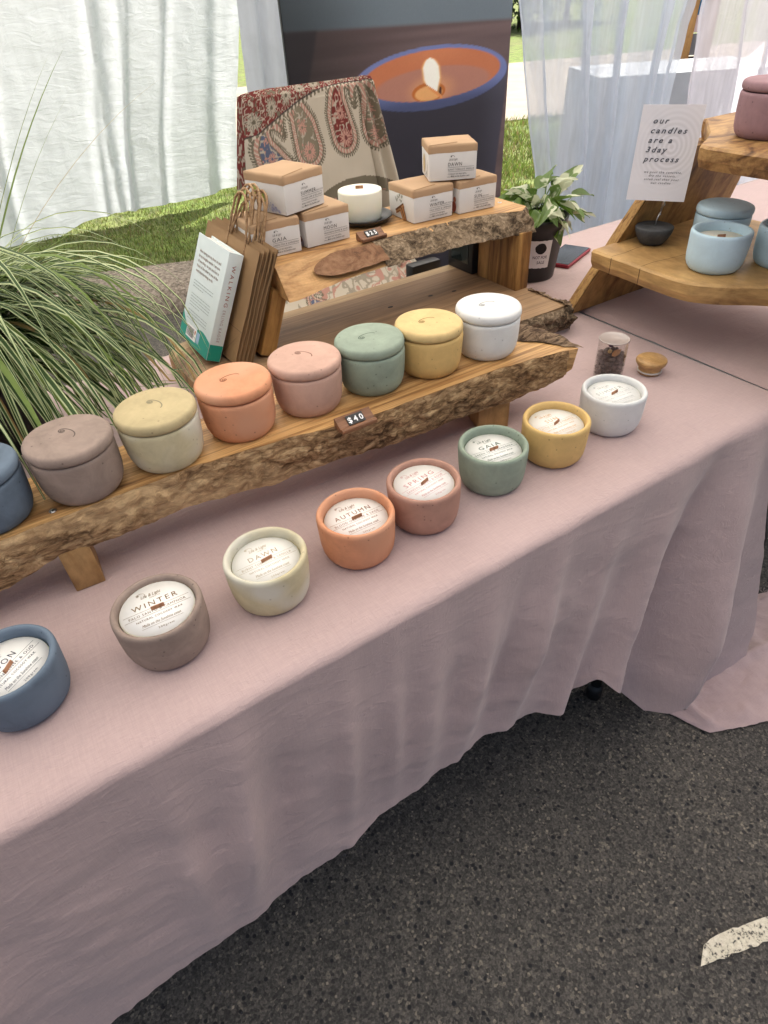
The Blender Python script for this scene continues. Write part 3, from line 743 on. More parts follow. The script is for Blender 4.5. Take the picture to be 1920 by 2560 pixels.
inkw = INK('gold_brown_ink', (.19, .115, .045)); inkm = INK('navy_ink', (.045, .05, .075)); inkd = INK('pale_gold_ink', (.42, .34, .22)); inka = INK('rust_ink', (.25, .10, .045))
inkp = INK('rose_ink', (.55, .26, .25)); inkg = INK('green_ink', (.06, .11, .075)); inks = INK('amber_ink', (.62, .36, .12)); inkx = INK('grey_ink', (.40, .42, .40))
F = 'front row on the cloth'
open_candle(-.380, .135, ZT, 'blue', 'MOON', 'FRANKINCENSE & OUD', R(35), inkm, 'open MOON candle in a slate blue concrete bowl, cut off by the left edge', .052, .3, seed=1)
open_candle(-.2269, .118, ZT, 'taupe', 'WINTER', 'PALO SANTO & CAMPHOR', R(-2), inkw, 'open WINTER candle in a taupe brown concrete bowl on the pink cloth', .0590, -.04, seed=2)
open_candle(-.0953, .1205, ZT, 'cream', 'DAWN', 'BURNT TOBACCO & VANILLA', R(-1), inkd, 'open DAWN candle in a pale olive cream concrete bowl', .0530, .12, seed=3)
open_candle(.0318, .1233, ZT, 'orange', 'AUTUMN', 'BLOOD ORANGE & SAGE', R(-2), inka, 'open AUTUMN candle in an orange terracotta concrete bowl', .0520, .02, seed=4)
open_candle(.1395, .1255, ZT, 'pinkd', 'SPRING', 'SANDALWOOD & ROSE', R(7), inkp, 'open SPRING candle in a dusty pink concrete bowl', .0570, .2, seed=5)
open_candle(.2676, .1341, ZT, 'green', 'GAIA', 'GREEN TEA & GARDENIA', R(-8), inkg, 'open GAIA candle in a sage green concrete bowl on the cloth', .0520, .05, seed=6)
open_candle(.3853, .1287, ZT, 'yellow', 'SUN', 'CACTUS FLOWER & PINEAPPLE', R(-3), inks, 'open SUN candle in a mustard yellow concrete bowl', .0535, .35, seed=7)
open_candle(.5169, .1350, ZT, 'white', 'SUMMER', 'FINGER LIME & SEA SALT', R(-6), inkx, 'open SUMMER candle in a white concrete bowl beside the turned wooden lid', .0545, .18, seed=8)

def lidded(x, y, z, matk, label, sw=0.0, off=(0, 0), tilt=(0, 0), sc_=1.0, seed=0, grp='lidded candles on the live edge plank', swirl=True, ink=None):
    o = thing('lidded_candle', label, 'candle jar', (x, y, z), 0, grp)
    Rr = .0493 * sc_; H = .0592 * sc_
    p = [(.0001, 0), (Rr * .74, 0), (Rr * .80, .0012), (Rr * .885, .0065), (Rr * .94, .014), (Rr * .97, .024), (Rr * .99, .040), (Rr, H - .006), (Rr * .995, H - .002), (Rr * .97, H), (Rr * .88, H), (Rr * .86, H - .002), (Rr * .85, .012), (.0001, .012)]
    g = MB(); g.lathe(p, 64, 0, None, .020, seed); g.build('vessel', M[matk], o)
    L = .0502 * sc_
    q = [(.0001, 0), (L * .80, 0), (L * .81, .0008), (L * .93, .0010), (L * .975, .0026), (L * .998, .0055), (L * .998, .0088), (L * .984, .0120), (L * .955, .0140), (L * .90, .0152), (L * .55, .0158), (.0001, .0160)]
    g = MB(); g.lathe(q, 64, 0, None, .018, seed + 30)
    ld = g.build('lid', M[matk + 'lid'] if matk + 'lid' in M else M[matk], o, 0, (off[0], off[1], H + .0002), (tilt[0], tilt[1], sw))
    if swirl:
        g = MB(); T = Matrix.Translation((-.004, .004, .01605)); s = .0150
        pts = swirl_pts(s); g.ribbon2(pts, .0015, T)
        g.v = [(a, b_, .0160 + .00012 - .0008 * max(0, ((a * a + b_ * b_) ** .5 / L - .3))) for a, b_, c in g.v]
        g.build('swirl_mark', ink or plain('groove_shade_' + matk, [c * .42 for c in BASEC[matk]], .9), ld)  # ribbon lying on the lid; its darker colour paints an engraved groove's shade
    return o
BASEC = dict(blue=(.115, .155, .205), taupe=(.265, .205, .175), cream=(.56, .50, .31), orange=(.62, .255, .125), pink=(.55, .30, .225), green=(.255, .345, .255), yellow=(.70, .46, .16), white=(.66, .67, .66), sky=(.36, .52, .62), mauve=(.30, .185, .205))
Z1 = .8568
lidded(-.3419, .3125, Z1, 'blue', 'slate blue lidded candle jar cut off at the left edge of the plank', .0, seed=1)
lidded(-.2376, .3070, Z1, 'taupe', 'taupe brown lidded candle jar on the live edge plank', -1.0, (.0005, 0), (.0, .01), seed=2)
lidded(-.1330, .3080, Z1, 'cream', 'pale olive cream lidded candle jar with whitish blotched side', -1.1, (0, 0), (.01, 0), seed=3)
lidded(-.0281, .3130, Z1, 'orange', 'orange terracotta lidded candle jar on the live edge plank', .3, (0, .0005), (0, 0), seed=4)
lidded(.0757, .3115, Z1, 'pink', 'pale pink lidded candle jar between the orange and green ones', -.9, (-.0004, 0), (0, .008), seed=5)
lidded(.1773, .3055, Z1, 'green', 'sage green lidded candle jar on the live edge plank', .25, (-.0008, .0004), (.008, -.01), seed=6)
lidded(.2742, .2945, Z1, 'yellow', 'mustard yellow lidded candle jar with its lid set slightly off', .2, (-.0015, .0006), (.012, .015), seed=7)
lidded(.3775, .2850, Z1, 'white', 'white lidded candle jar at the far end of the plank', .1, (.0005, 0), (.012, .0), seed=8)

# ------------------------------------------------------------------ refill boxes on the upper shelf
def bez(r_, a, n_=14): return [(r_ * math.cos(a + 2 * math.pi * i / n_), r_ * math.sin(a + 2 * math.pi * i / n_)) for i in range(n_)]
def refill_box(x, y, z, rz, name, sub, label, note='', w_=.092, d_=.094, h_=.060, art=None, last='COCONUT SOY WAX REFILL'):
    o = thing('refill_box', label, 'box', (x, y, z), rz, 'candle refill boxes on the upper shelf')
    hs = h_ - .012
    g = MB(); g.box((0, 0, hs / 2 + .0005), (w_, d_, hs), taper=.985); g.build('sleeve', M['boxwhite'], o, .0022)
    rb = random.Random(name); g = MB()
    def topf(u, v_):
        a, b_ = (u - .5) * 2, (v_ - .5) * 2
        return (a * w_ / 2 * .988, b_ * d_ / 2 * .988, h_ + .0022 * (1 - a * a) * (1 - b_ * b_) + .0008 * noise.noise((a * 2 + x * 50, b_ * 2, 1)))
    g.grid(topf, 12, 12)
    n0 = 13
    per = [(i, 0) for i in range(12)] + [(12, i) for i in range(12)] + [(12 - i, 12) for i in range(12)] + [(0, 12 - i) for i in range(12)]
    base = len(g.v)
    for (i, j) in per:
        u, v_ = i / 12, j / 12; a, b_ = (u - .5) * 2, (v_ - .5) * 2
        g.v.append((a * w_ / 2 * 1.003, b_ * d_ / 2 * 1.003, h_ - .0035)); 
    for (i, j) in per:
        u, v_ = i / 12, j / 12; a, b_ = (u - .5) * 2, (v_ - .5) * 2
        g.v.append((a * w_ / 2 * 1.004, b_ * d_ / 2 * 1.004, hs - .0015 + .0010 * noise.noise((a * 3, b_ * 3, x * 40))))
    P_ = len(per)
    for k in range(P_):
        k2 = (k + 1) % P_; a = per[k][1] * n0 + per[k][0]; b_ = per[k2][1] * n0 + per[k2][0]
        for q in ((a, base + k, base + k2, b_), (base + k, base + P_ + k, base + P_ + k2, base + k2)): g.f.append(q); g.m.append(0); g.sm.append(True)
    kt = g.build('kraft_top', M['kraft'], o)
    g = MB(); g.poly([(-w_ * .49, -d_ * .50, h_ + .0002), (-w_ * .49, -d_ * .50 + .001, h_ + .0011), (w_ * .1, -d_ * .40, h_ + .0026), (w_ * .1, -d_ * .42, h_ + .0016)]); g.build('fold', M['kraftbag'], kt)
    T = Matrix.Translation((0, -d_ / 2 - .0006, 0)) @ Matrix.Rotation(R(90), 4, 'X')     # (u, v) on the front face, v up
    g = MB(); L0 = -.10 * w_; W = .54 * w_
    g.ribbon2(swirl_pts(.0042), .0006, T @ Matrix.Translation((L0 + .008, .0420, 0)))
    text(g, 'Life & Light', T, L0 + .010, .0350, .0056, 'C', .0165, shear=.35)
    nw = {'SUN': .018, 'SUMMER': .037, 'WINTER': .034}.get(name, .027)
    text(g, name, T, L0, .0255, .0088, 'L', nw, space=1.2)
    if note: text(g, note, T, L0 + nw + .001, .0255, .0032, 'L', .017, space=1.1)
    bar(g, L0, L0 + W, .0232, .0004, T)
    text(g, sub, T, L0, .0180, .0040, 'L', W, space=1.1)
    bar(g, L0, L0 + W, .0160, .0004, T)
    text(g, last, T, L0, .0105, .0032, 'L', W * .72, space=1.1, bold=.01)
    text(g, 'Made on the Sunshine coast', T, L0 + .006, .0060, .0046, 'L', W * .72, shear=.35, bold=.006)
    text(g, '200gram', T, L0 - .002, .0062, .0024, 'L', .008)
    g.build('lettering', M['ink'], o)
    if art:
        TL = Matrix.Translation((-w_ / 2 - .0006, 0, 0)) @ Matrix.Rotation(R(-90), 4, 'Z') @ Matrix.Rotation(R(90), 4, 'X')
        art(o, TL, d_)
    return o
def art_summer(o, T, d):
    g = MB(); r1 = random.Random(2)
    for i in range(9):
        a = r1.uniform(0, 6.28); cx, cy = -.018 + r1.uniform(-.012, .012), .030 + r1.uniform(-.010, .010); l = r1.uniform(.007, .013)
        e = [(cx + l * math.cos(k) * math.cos(a) - .38 * l * math.sin(k) * math.sin(a), cy + l * math.cos(k) * math.sin(a) + .38 * l * math.sin(k) * math.cos(a)) for k in [j * .6283 for j in range(10)]]
        g.poly([(p[0], p[1], .00003 * i) for p in e], T, i % 3)
    for i in range(130):
        u = r1.random(); cx = .000 + .036 * u; cy = .004 + (.022 - .020 * u) * r1.random(); q = r1.uniform(.0006, .0017)
        g.poly([(p[0] + cx, p[1] + cy, .00002 * (i % 9)) for p in bez(q, r1.random(), 5)], T, 3 + i % 2)
    g.build('lime_print', [INK('lime_a', (.30, .34, .06)), INK('lime_b', (.15, .22, .05)), INK('lime_c', (.55, .52, .14)), INK('salt_a', (.34, .36, .55)), INK('salt_b', (.55, .57, .66))], o)
def art_winter(o, T, d):
    g = MB(); r1 = random.Random(5)
    for (cx, cy, a, l) in ((-.004, .020, .5, .034), (.004, .012, -1.0, .026), (.012, .013, -1.15, .024), (-.010, .016, .42, .022)):
        for k in range(3):
            o_ = (k - 1) * .0028; dx, dy = math.cos(a), math.sin(a)
            pts = [(-l / 2, -.0016), (l / 2, -.0014), (l / 2 + .001, .0014), (-l / 2 + .001, .0015)]
            g.poly([(cx + (p[0]) * dx - (p[1] + o_) * dy, cy + p[0] * dy + (p[1] + o_) * dx, .00004 * k) for p in pts], T, k)
    for i in range(16):
        a = r1.uniform(.6, 2.6); cx, cy = -.006 + r1.uniform(-.012, .010), .034 + r1.uniform(-.006, .008); l = .006
        g.poly([(cx, cy), (cx + l * math.cos(a) - .001, cy + l * math.sin(a)), (cx + 1.5 * l * math.cos(a), cy + 1.5 * l * math.sin(a)), (cx + l * math.cos(a) + .0012, cy + l * math.sin(a) - .0006)], T, 3)
    g.build('stick_print', [INK('stick_a', (.30, .13, .05)), INK('stick_b', (.46, .24, .10)), INK('stick_c', (.17, .07, .03)), INK('herb', (.22, .23, .17))], o)
def art_moon(o, T, d):
    g = MB()
    g.poly([(p[0] * 1.6 + .016, p[1] * .9 + .008) for p in bez(.012, 0, 18)], T, 0)
    g.poly([(p[0] + .022, p[1] * .7 + .013, .00005) for p in bez(.008, 0, 18)], T, 1)
    g.poly([(p[0] + .022, p[1] * .6 + .014, .0001) for p in bez(.0045, 0, 18)], T, 2)
    g.poly([(-.02, .047), (-.012, .047), (.006, .02), (.004, .008), (-.004, .02)], T, 3)
    g.build('resin_print', [INK('shade', (.33, .30, .36)), INK('bowl', (.24, .11, .07)), INK('glow', (.55, .38, .28)), INK('smoke', (.07, .045, .05))], o)
def art_dawn(o, T, d):
    g = MB()
    for (a, b_, wd) in (((.018, .004), (.030, .036), .0013), ((.022, .004), (.034, .030), .0011), ((.006, .006), (.026, .018), .001)): g.ribbon2([a, ((a[0] + b_[0]) / 2 + .002, (a[1] + b_[1]) / 2), b_], wd, T, 0)
    g.poly([(p[0] * .7 - .010, p[1] + .024) for p in bez(.017, 0, 16)], T, 1)
    g.build('vanilla_print', [INK('pod', (.05, .035, .03)), INK('leafgold', (.55, .42, .24))], o)
def art_sun(o, T, d):
    g = MB(); g.poly([(p[0] + .028, p[1] * 1.3 + .012) for p in bez(.008, 0, 16)], T, 0); g.poly([(p[0] + .03, p[1] + .026) for p in bez(.005, 0, 12)], T, 1)
    g.build('cactus_print', [INK('fruit', (.36, .10, .07)), INK('petal', (.5, .2, .12))], o)
ZS = .9455
refill_box(.214, .709, ZS, R(-2), 'GAIA', 'GREEN TEA & GARDENIA', 'GAIA refill box with kraft top, lower left of its stack by the bags')
refill_box(.316, .7115, ZS, R(1), 'MOON', 'FRANKINCENSE & OUD', 'MOON refill box with kraft top, between GAIA and the white candle', art=art_moon)
refill_box(.268, .722, ZS + .0625, R(17), 'SUMMER', 'FINGER LIME & SEA SALT', 'SUMMER refill box stacked on top of the GAIA and MOON boxes', 'NEW SCENT', .096, .100, .062, art_summer, 'NATURAL COCONUT SOY WAX REFILL')
refill_box(.5478, .6965, ZS, R(-3), 'WINTER', 'PALO SANTO & CAMPHOR', 'WINTER refill box with cinnamon brown stick drawing beside the white candle', 'NEW SCENT', art=art_winter)
refill_box(.6515, .6850, ZS, R(-4), 'SUN', 'CACTUS FLOWER & PINEAPPLE', 'SUN refill box at the right end of the upper shelf', 'NEW SCENT', .090, .092, art=art_sun)
refill_box(.6140, .6920, ZS + .0625, R(-27), 'DAWN', 'BURNT TOBACCO VANILLA', 'DAWN refill box stacked on top of the WINTER and SUN boxes', '', .094, .086, .062, art_dawn)
# refill candle on a dish
o = thing('dish', 'shallow black ceramic dish under the plain white candle', 'dish', (.437, .738, .9452))
g = MB(); g.lathe([(.0001, 0), (.040, 0), (.050, .004), (.057, .011), (.0585, .0135), (.057, .0142), (.0545, .012), (.048, .006), (.0001, .0045)], 56); g.build('bowl', M['blackdish'], o)
o = thing('refill_candle', 'plain ivory white refill candle standing on the black dish', 'candle', (.434, .741, .9500))
g = MB(); g.lathe([(.0001, 0), (.035, 0), (.0385, .002), (.0405, .007), (.0425, .025), (.0432, .052), (.0425, .0548), (.0408, .0556), (.030, .0552), (.0001, .0550)], 56, 0, None, .004); g.build('wax', M['wax'], o)
g = MB(); g.box((0, 0, .0012), (.015, .0012, .0062)); g.build('wick', M['wick'], o, 0, (.002, .004, .0563), (0, 0, R(-33)))
# price signs
def price(x, y, z, rz, txt, label):
    o = thing('price_sign', label, 'price sign', (x, y, z), rz, 'small wooden price signs')
    L = .054
    pr = [(-.011, 0), (.013, 0), (.0135, .0135), (.010, .0145), (.0085, .0125), (-.0045, .0045), (-.0055, .0062), (-.0085, .0068), (-.011, .005)]
    g = MB(); n_ = len(pr)
    g.add([(-L / 2, p[0], p[1]) for p in pr] + [(L / 2, p[0], p[1]) for p in pr], [tuple(range(n_)), tuple(reversed(range(n_, 2 * n_)))] + [(i + n_, (i + 1) % n_ + n_, (i + 1) % n_, i) for i in range(n_)])
    g.build('holder', M['signwood'], o, .0008)
    ta = math.atan2(.0125 - .0045, .013)
    for i, ch in enumerate(txt):
        g = MB(); g.box((0, 0, .0007), (.0082, .0145, .0014))
        tl = g.build('tile', M['tile'], o, .0003, ((i - 1) * .0086, .0022, .0093), (ta, 0, 0))
        g = MB(); text(g, ch, Matrix.Translation((0, 0, .0016)), 0, -.0042, .0118, 'C', bold=.02); g.build('digit', M['white_print'], tl)
price(.3905, .6335, .9455, R(1), '$25', 'small wooden sign reading $25 in front of the white candle')
price(.0985, .2225, Z1, R(-1), '$40', 'small wooden sign reading $40 on the front of the live edge plank')

# ------------------------------------------------------------------ paper bags and book
bu = Vector((.077, 0, .188)).normalized(); bw = Vector((-.01, 1, .085)).normalized(); bn_ = bu.cross(bw).normalized()   # up, along, out (-x)
if bn_.x > 0: bn_ = -bn_
def bagT(k): return Matrix(((bw.x, bu.x, bn_.x, .078 + .0064 * k), (bw.y, bu.y, bn_.y, 0.620 - .003 * k), (bw.z, bu.z, bn_.z, .7925), (0, 0, 0, 1)))
BAGL = ['foremost of the flat brown paper bags, right behind the book', 'second flat brown paper bag behind the book', 'third flat brown paper bag behind the book', 'fourth flat brown paper bag behind the book', 'rearmost flat brown paper bag, nearest the GAIA box']
for k in range(5):
    o = thing('paper_bag', BAGL[k] + (' of five' if k not in (0, 4) else ''), 'paper bag', (0, 0, 0), 0, 'stack of brown paper bags'); o.matrix_world = bagT(k)
    Wd, Hh = .205, .200 + .002 * (k % 3); th_ = .0048
    g = MB(); nn = 14
    def side(u, v_, s_=1):
        return (Wd * u + .0006 * noise.noise((k, v_ * 6, 1)), Hh * v_, s_ * th_ / 2 * (.55 + .45 * (1 - v_) + .25 * math.sin(v_ * 9 + k)) + .0010 * noise.noise((u * 5, v_ * 5, k)))
    g.grid(lambda u, v_: side(u, v_, 1), nn, nn); g.grid(lambda u, v_: side(u, v_, -1), nn, nn, flip=True)
    for s_ in (0, 1):
        g.grid(lambda u, v_: tuple(Vector(side(s_, v_, 1)) * (1 - u) + Vector(side(s_, v_, -1)) * u + Vector((-.006 if s_ else .006, 0, 0)) * math.sin(math.pi * u)), 6, nn, flip=bool(s_))
    g.build('body', M['kraftbag'], o)
    g = MB(); z_ = .0003
    if k == 0:
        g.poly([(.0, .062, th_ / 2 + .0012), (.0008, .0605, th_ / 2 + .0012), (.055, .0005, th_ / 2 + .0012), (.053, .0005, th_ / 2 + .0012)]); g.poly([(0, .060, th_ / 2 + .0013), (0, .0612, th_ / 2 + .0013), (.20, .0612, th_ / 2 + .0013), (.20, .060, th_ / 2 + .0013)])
        g.build('base_fold_shade', plain('fold_shadow', (.17, .105, .055), .8), o)  # flat dark strips, painting in the shade along the bag's base fold
    for s_ in (1, -1):
        g = MB(); pts = []
        hh = .088 + .008 * ((k * 2 + (s_ > 0)) % 4) - .006 * (k % 2); cx = .088 + .002 * ((k * 3) % 4 - 1.5); hw = .034
        for i in range(19):
            a = i / 18
            if a < .34: p = (cx - hw + .010 * (a / .34) ** 2, Hh - .022 + (hh - .024) * a / .34)
            elif a > .66: p = (cx + hw - .010 * ((1 - a) / .34) ** 2, Hh - .022 + (hh - .024) * (1 - a) / .34)
            else:
                q = (a - .34) / .32 * math.pi; p = (cx - (hw - .010) * math.cos(q), Hh - .046 + hh + .024 * math.sin(q))
            pts.append((p[0], p[1], s_ * .0016 + .010 * math.sin(k * 2.1 + s_) * max(0, p[1] - Hh) / .08))
        g.tube(pts, .0021, 7)
        for v_i in range(0): pass
        g.build('handle', M['twist'], o)
bk_u = Vector((.085, 0, .173)).normalized(); bk_w = Vector((.0, 1, .02)).normalized(); bk_n = bk_u.cross(bk_w).normalized()
if bk_n.x > 0: bk_n = -bk_n
o = thing('book', 'pale hardback book with a teal wave, leaning on the paper bags', 'book')
TB = Matrix(((bk_w.x, bk_u.x, bk_n.x, .046), (bk_w.y, bk_u.y, bk_n.y, .650), (bk_w.z, bk_u.z, bk_n.z, .7985), (0, 0, 0, 1))); o.matrix_world = TB
BW, BH, BT = .140, .192, .026
M['cover'] = plain('pale_book_cover', (.62, .70, .70), .5, .3, 0, .02, 30); M['teal'] = plain('teal_print', (.012, .27, .20), .5, .3); M['pages'] = plain('page_block', (.70, .69, .66), .8)
g = MB(); g.box((BW / 2, BH / 2, BT / 2 - .001), (BW, BH, .0025)); g.box((BW / 2, BH / 2, -BT / 2 + .001), (BW, BH, .0025)); g.box((.0012, BH / 2, 0), (.0026, BH, BT)); g.build('cover', M['cover'], o, .0009)
g = MB(); g.box((BW / 2, BH / 2, 0), (BW - .010, BH - .008, BT - .005)); g.build('pages', M['pages'], o)
zc = BT / 2 + .00045
g = MB(); wv = []
for i in range(25):
    u = i / 24; wv.append((BW * u * .998 + .0002, .030 + .012 * math.sin(u * 6.2 + .2) * (.4 + u) + .018 * u * u))
for i in range(24): g.poly([(wv[i][0], .0006, zc), (wv[i + 1][0], .0006, zc), (wv[i + 1][0], wv[i + 1][1], zc), (wv[i][0], wv[i][1], zc)])
zs = -.00035
g.poly([(zs, .0006, -BT / 2 + .0006), (zs, .0006, BT / 2 - .0004), (zs, .030, BT / 2 - .0004), (zs, .030, -BT / 2 + .0006)])
g.build('wave_print', M['teal'], o)
# the cover is seen with the spine on its right: the text runs from far edge towards the spine
Tc = Matrix.Translation((BW, 0, zc + .0002)) @ Matrix.Diagonal((-1, 1, 1, 1))
def TcF(T): return T
g = MB()
for i, l in enumerate(('After having put my shoes on and', 'let my thoughts wander, I am sure', 'of one thing - to put one foot in', 'front of the other is one of the', 'most important things we do.')):
    text(g, l, Tc, .020, .163 - i * .0088, .0074, 'L', .098 if i < 4 else .080, bold=.006)
g.build('quote', INK('book_brown_ink', (.22, .10, .07)), o)
g = MB(); r1 = random.Random(9)
for (y0, n_) in ((.112, 3), (.088, 5), (.058, 4)):
    for i in range(n_):
        x0 = .020; end = .112 if i < n_ - 1 else .07
        while x0 < end:
            l = r1.uniform(.003, .011); bar(g, x0, min(end, x0 + l), y0 - i * .0052, .0013, Tc); x0 += l + .0016
g.build('small_print', INK('book_grey_ink', (.30, .36, .36)), o)
g = MB(); g.poly([(.030, .010, .0001), (.078, .010, .0001), (.078, .034, .0001), (.030, .034, .0001)], Tc, 0)
x0 = .033
while x0 < .066:
    l = r1.choice([.0006, .001, .0015]); g.poly([(x0, .013, .0002), (x0 + l, .013, .0002), (x0 + l, .031, .0002), (x0, .031, .0002)], Tc, 1); x0 += l + r1.choice([.0006, .001])
g.poly([(p[0] * .8 + .072, p[1] * 1.3 + .027, .0003) for p in bez(.0032, 0, 14)], Tc, 2)
g.poly([(p[0] * .5 + .072, p[1] * 1.1 + .027, .0004) for p in bez(.0022, 0, 14)], Tc, 1)
g.poly([(.080, .012, .0001), (.094, .012, .0001), (.094, .032, .0001), (.080, .032, .0001)], Tc, 3)
g.build('barcode_print', [M['white_print'], M['ink'], INK('emblem_orange', (.6, .16, .04)), INK('sticker_blue', (.30, .45, .62))], o)
Ts = Matrix(((0, 0, -1, -.0005), (-1, 0, 0, 0), (0, 1, 0, 0), (0, 0, 0, 1)))
# spine frame: text runs top to bottom, letter tops towards the front cover side
Ts = Matrix(((0, 0, 1, -.0004), (-1, 0, 0, BH), (0, -1, 0, .0), (0, 0, 0, 1)))
Ts = Matrix(((0, 0, -1, -.0004), (-1, 0, 0, BH), (0, -1, 0, .003), (0, 0, 0, 1)))
g = MB(); text(g, 'WALKING', Ts, .020, 0, .0098, 'L', .072, space=1.5); g.build('spine_title', INK('spine_red', (.30, .07, .05)), o)
g = MB(); text(g, 'ERLING KAGGE', Ts, .098, .0005, .0078, 'L', .058, space=1.3); g.build('spine_author', INK('spine_grey', (.35, .26, .26)), o)

# ------------------------------------------------------------------ black payment device on the base slab
o = thing('card_reader', 'black electronic box with a red dot under the upper shelf', 'device', (.704, .741, .7905))
g = MB(); g.box((0, 0, .040), (.030, .088, .080)); g.build('case', M['black'], o, .003)
g = MB(); g.lathe([(.0001, 0), (.0032, 0), (.0030, .0012), (.0001, .0014)], 12); g.build('red_button', plain('red_plastic', (.5, .03, .03), .4), o, 0, (.006, -.0445, .047), (R(90), 0, 0))
g = MB(); g.box((0, 0, 0), (.001, .06, .05)); g.build('screen', plain('dark_screen', (.02, .03, .03), .08, .6), o, 0, (-.0156, 0, .045))
g = MB(); g.box((.655, .838, .768), (.085, .03, .050)); tag(g.build('power_bank', M['black'], None, .006), 'black power bank behind the base slab under the upper shelf', 'device')

# ------------------------------------------------------------------ plants
# variegated ornamental grass
stripeg = leafmat('blade_green', (.034, .075, .017), .2); stripec = leafmat('blade_cream', (.47, .54, .29), .25); striped = leafmat('blade_dry', (.36, .25, .10), .2); stripel = leafmat('blade_light_green', (.17, .25, .06), .3)
gp = thing('ornamental_grass', 'big variegated ornamental grass arching over the left of the table', 'plant', (-.315, .725, ZT))
g = MB(); g.lathe([(.0001, 0), (.075, 0), (.095, .13), (.101, .132), (.101, .15), (.096, .15), (.088, .135), (.0001, .13)], 40); g.build('pot', M['black'], gp)
rp = random.Random(21)
def blade(mb, base, az, th0, L, curl, w_, kind, n_=12, twist=0.0):
    p = Vector(base); th = th0; pts = []; ds = L / n_
    side = Vector((-math.sin(az), math.cos(az), 0))
    for i in range(n_ + 1):
        t_ = i / n_; pts.append(p.copy())
        th -= curl * ds * (.35 + 1.3 * t_); th = max(th, -1.35)
        aa = az + twist * t_
        p = p + Vector((math.cos(aa) * math.cos(th), math.sin(aa) * math.cos(th), math.sin(th))) * ds
        if p.z < .835 - ZT and p.x > -.05: p.z = .835 - ZT
    vs_ = []; fs = []; ms = []
    for i, q in enumerate(pts):
        t_ = i / n_; ww = w_ * (min(1, .5 + t_ * 3) * (1 - t_ ** 3) + .02)
        d = (pts[min(i + 1, n_)] - pts[max(0, i - 1)]).normalized(); up = side.cross(d).normalized()
        for k, kk in ((-1, .25), (-.58, 0), (.58, 0), (1, .25)): vs_.append(q + side * (k * ww / 2) + up * (kk * ww * .5))
    o_ = len(mb.v)
    mm_ = {0: (1, 0, 1), 1: (0, 1, 0), 2: (3, 3, 3), 3: (2, 2, 2)}[kind]
    for i in range(n_):
        for k in range(3): fs.append((i * 4 + k, i * 4 + k + 1, i * 4 + k + 5, i * 4 + k + 4)); ms.append(mm_[k])
    mb.add(vs_, fs, 0, None, True); mb.m[-len(fs):] = ms
bm_ = [stripeg, stripec, striped, stripel]
def rblade(big):
    az = rp.gauss(-.62, .50) if rp.random() < .80 else rp.uniform(-3.14, 3.14)
    r0 = rp.uniform(0, .075); a0 = rp.uniform(0, 6.28)
    L = rp.uniform(.34, .56) if big else rp.uniform(.22, .46)
    if az > -.5: L *= max(.45, .85 - .5 * (az + .5))
    return dict(base=(r0 * math.cos(a0), r0 * math.sin(a0), .135), az=az, th0=rp.uniform(.55, 1.35), L=L, curl=rp.uniform(4.6, 8.2), w_=rp.uniform(.0065, .0110) if big else rp.uniform(.004, .007),
                kind=rp.choice([0, 0, 0, 1, 0, 0, 2]) if rp.random() < .97 else 3, twist=rp.uniform(-.35, .25))
for i in range(240):
    g = MB(); blade(g, **rblade(True)); g.build('blade', bm_, gp)
g = MB()
for i in range(260): blade(g, **rblade(False), n_=9)
tag(g.build('fine_blades', bm_, gp), kind='stuff')
for (az, th0, L, cu, kd) in ((.35, 1.0, .50, .6, 2), (.15, 1.05, .42, .8, 0), (.7, 1.1, .46, .5, 0), (.9, 1.2, .34, .4, 0), (-.1, .9, .55, .9, 3), (.5, .95, .5, .5, 0), (.2, 1.1, .4, .5, 3)):
    g = MB(); blade(g, (rp.uniform(-.04, .04), rp.uniform(-.04, .04), .135), az, th0, L, cu, .0062 if kd == 2 and cu == .6 else .0028, kd); g.build('blade', bm_, gp)
g = MB(); pts = [(.02, .03, .14), (.055, .05, .24), (.085, .065, .32), (.115, .078, .352), (.135, .082, .358)]
g.tube(pts[:3] + [(.098, .07, .340)], .0012, 5); g.tube([(.095, .07, .338), (.112, .077, .350), (.130, .082, .359), (.146, .086, .364)], [.003, .0055, .0052, .0008], 8)
for i in range(40):
    k = rp.random(); q = Vector((.095, .07, .338)).lerp(Vector((.146, .086, .364)), k); d = Vector((rp.uniform(-1, 1), rp.uniform(-1, 1), rp.uniform(-1, .6))) * .008
    g.tube([q, q + d], .0003, 3)
g.build('seed_head', striped, gp)
# golden pothos
pt = thing('pothos_plant', 'variegated pothos in a black pot with a handwritten paper label', 'plant', (.885, .705, ZT + .0015))
g = MB(); g.lathe([(.0001, 0), (.050, 0), (.0525, .003), (.0672, .118), (.0705, .120), (.0720, .134), (.0725, .140), (.0695, .141), (.0665, .130), (.0640, .115), (.0001, .113)], 56); g.build('pot', M['black'], pt)
g = MB(); g.lathe([(.0001, .1135), (.0640, .1145), (.0001, .1175)], 24); g.build('soil', plain('potting_soil', (.02, .014, .01), 1), pt)
m, t, b = new_mat('variegated_leaf')
v = coords(t, (1, 1, 1)); f = noi(t, v, 17, 3, .55, .8)
cb = ramp(t, f, [(.44, (.60, .64, .46)), (.475, (.62, .66, .48)), (.50, (.135, .22, .055)), (.60, (.105, .185, .04)), (.70, (.17, .26, .07))])
t.links.new(cb, b.inputs['Base Color']); b.inputs['Roughness'].default_value = .38; b.inputs['Specular IOR Level'].default_value = .5
tl = t.nodes.new('ShaderNodeBsdfTranslucent'); t.links.new(cb, tl.inputs[0]); mx = t.nodes.new('ShaderNodeMixShader'); mx.inputs[0].default_value = .3
t.links.new(b.outputs[0], mx.inputs[1]); t.links.new(tl.outputs[0], mx.inputs[2]); t.links.new(mx.outputs[0], t.nodes['Material Output'].inputs[0])
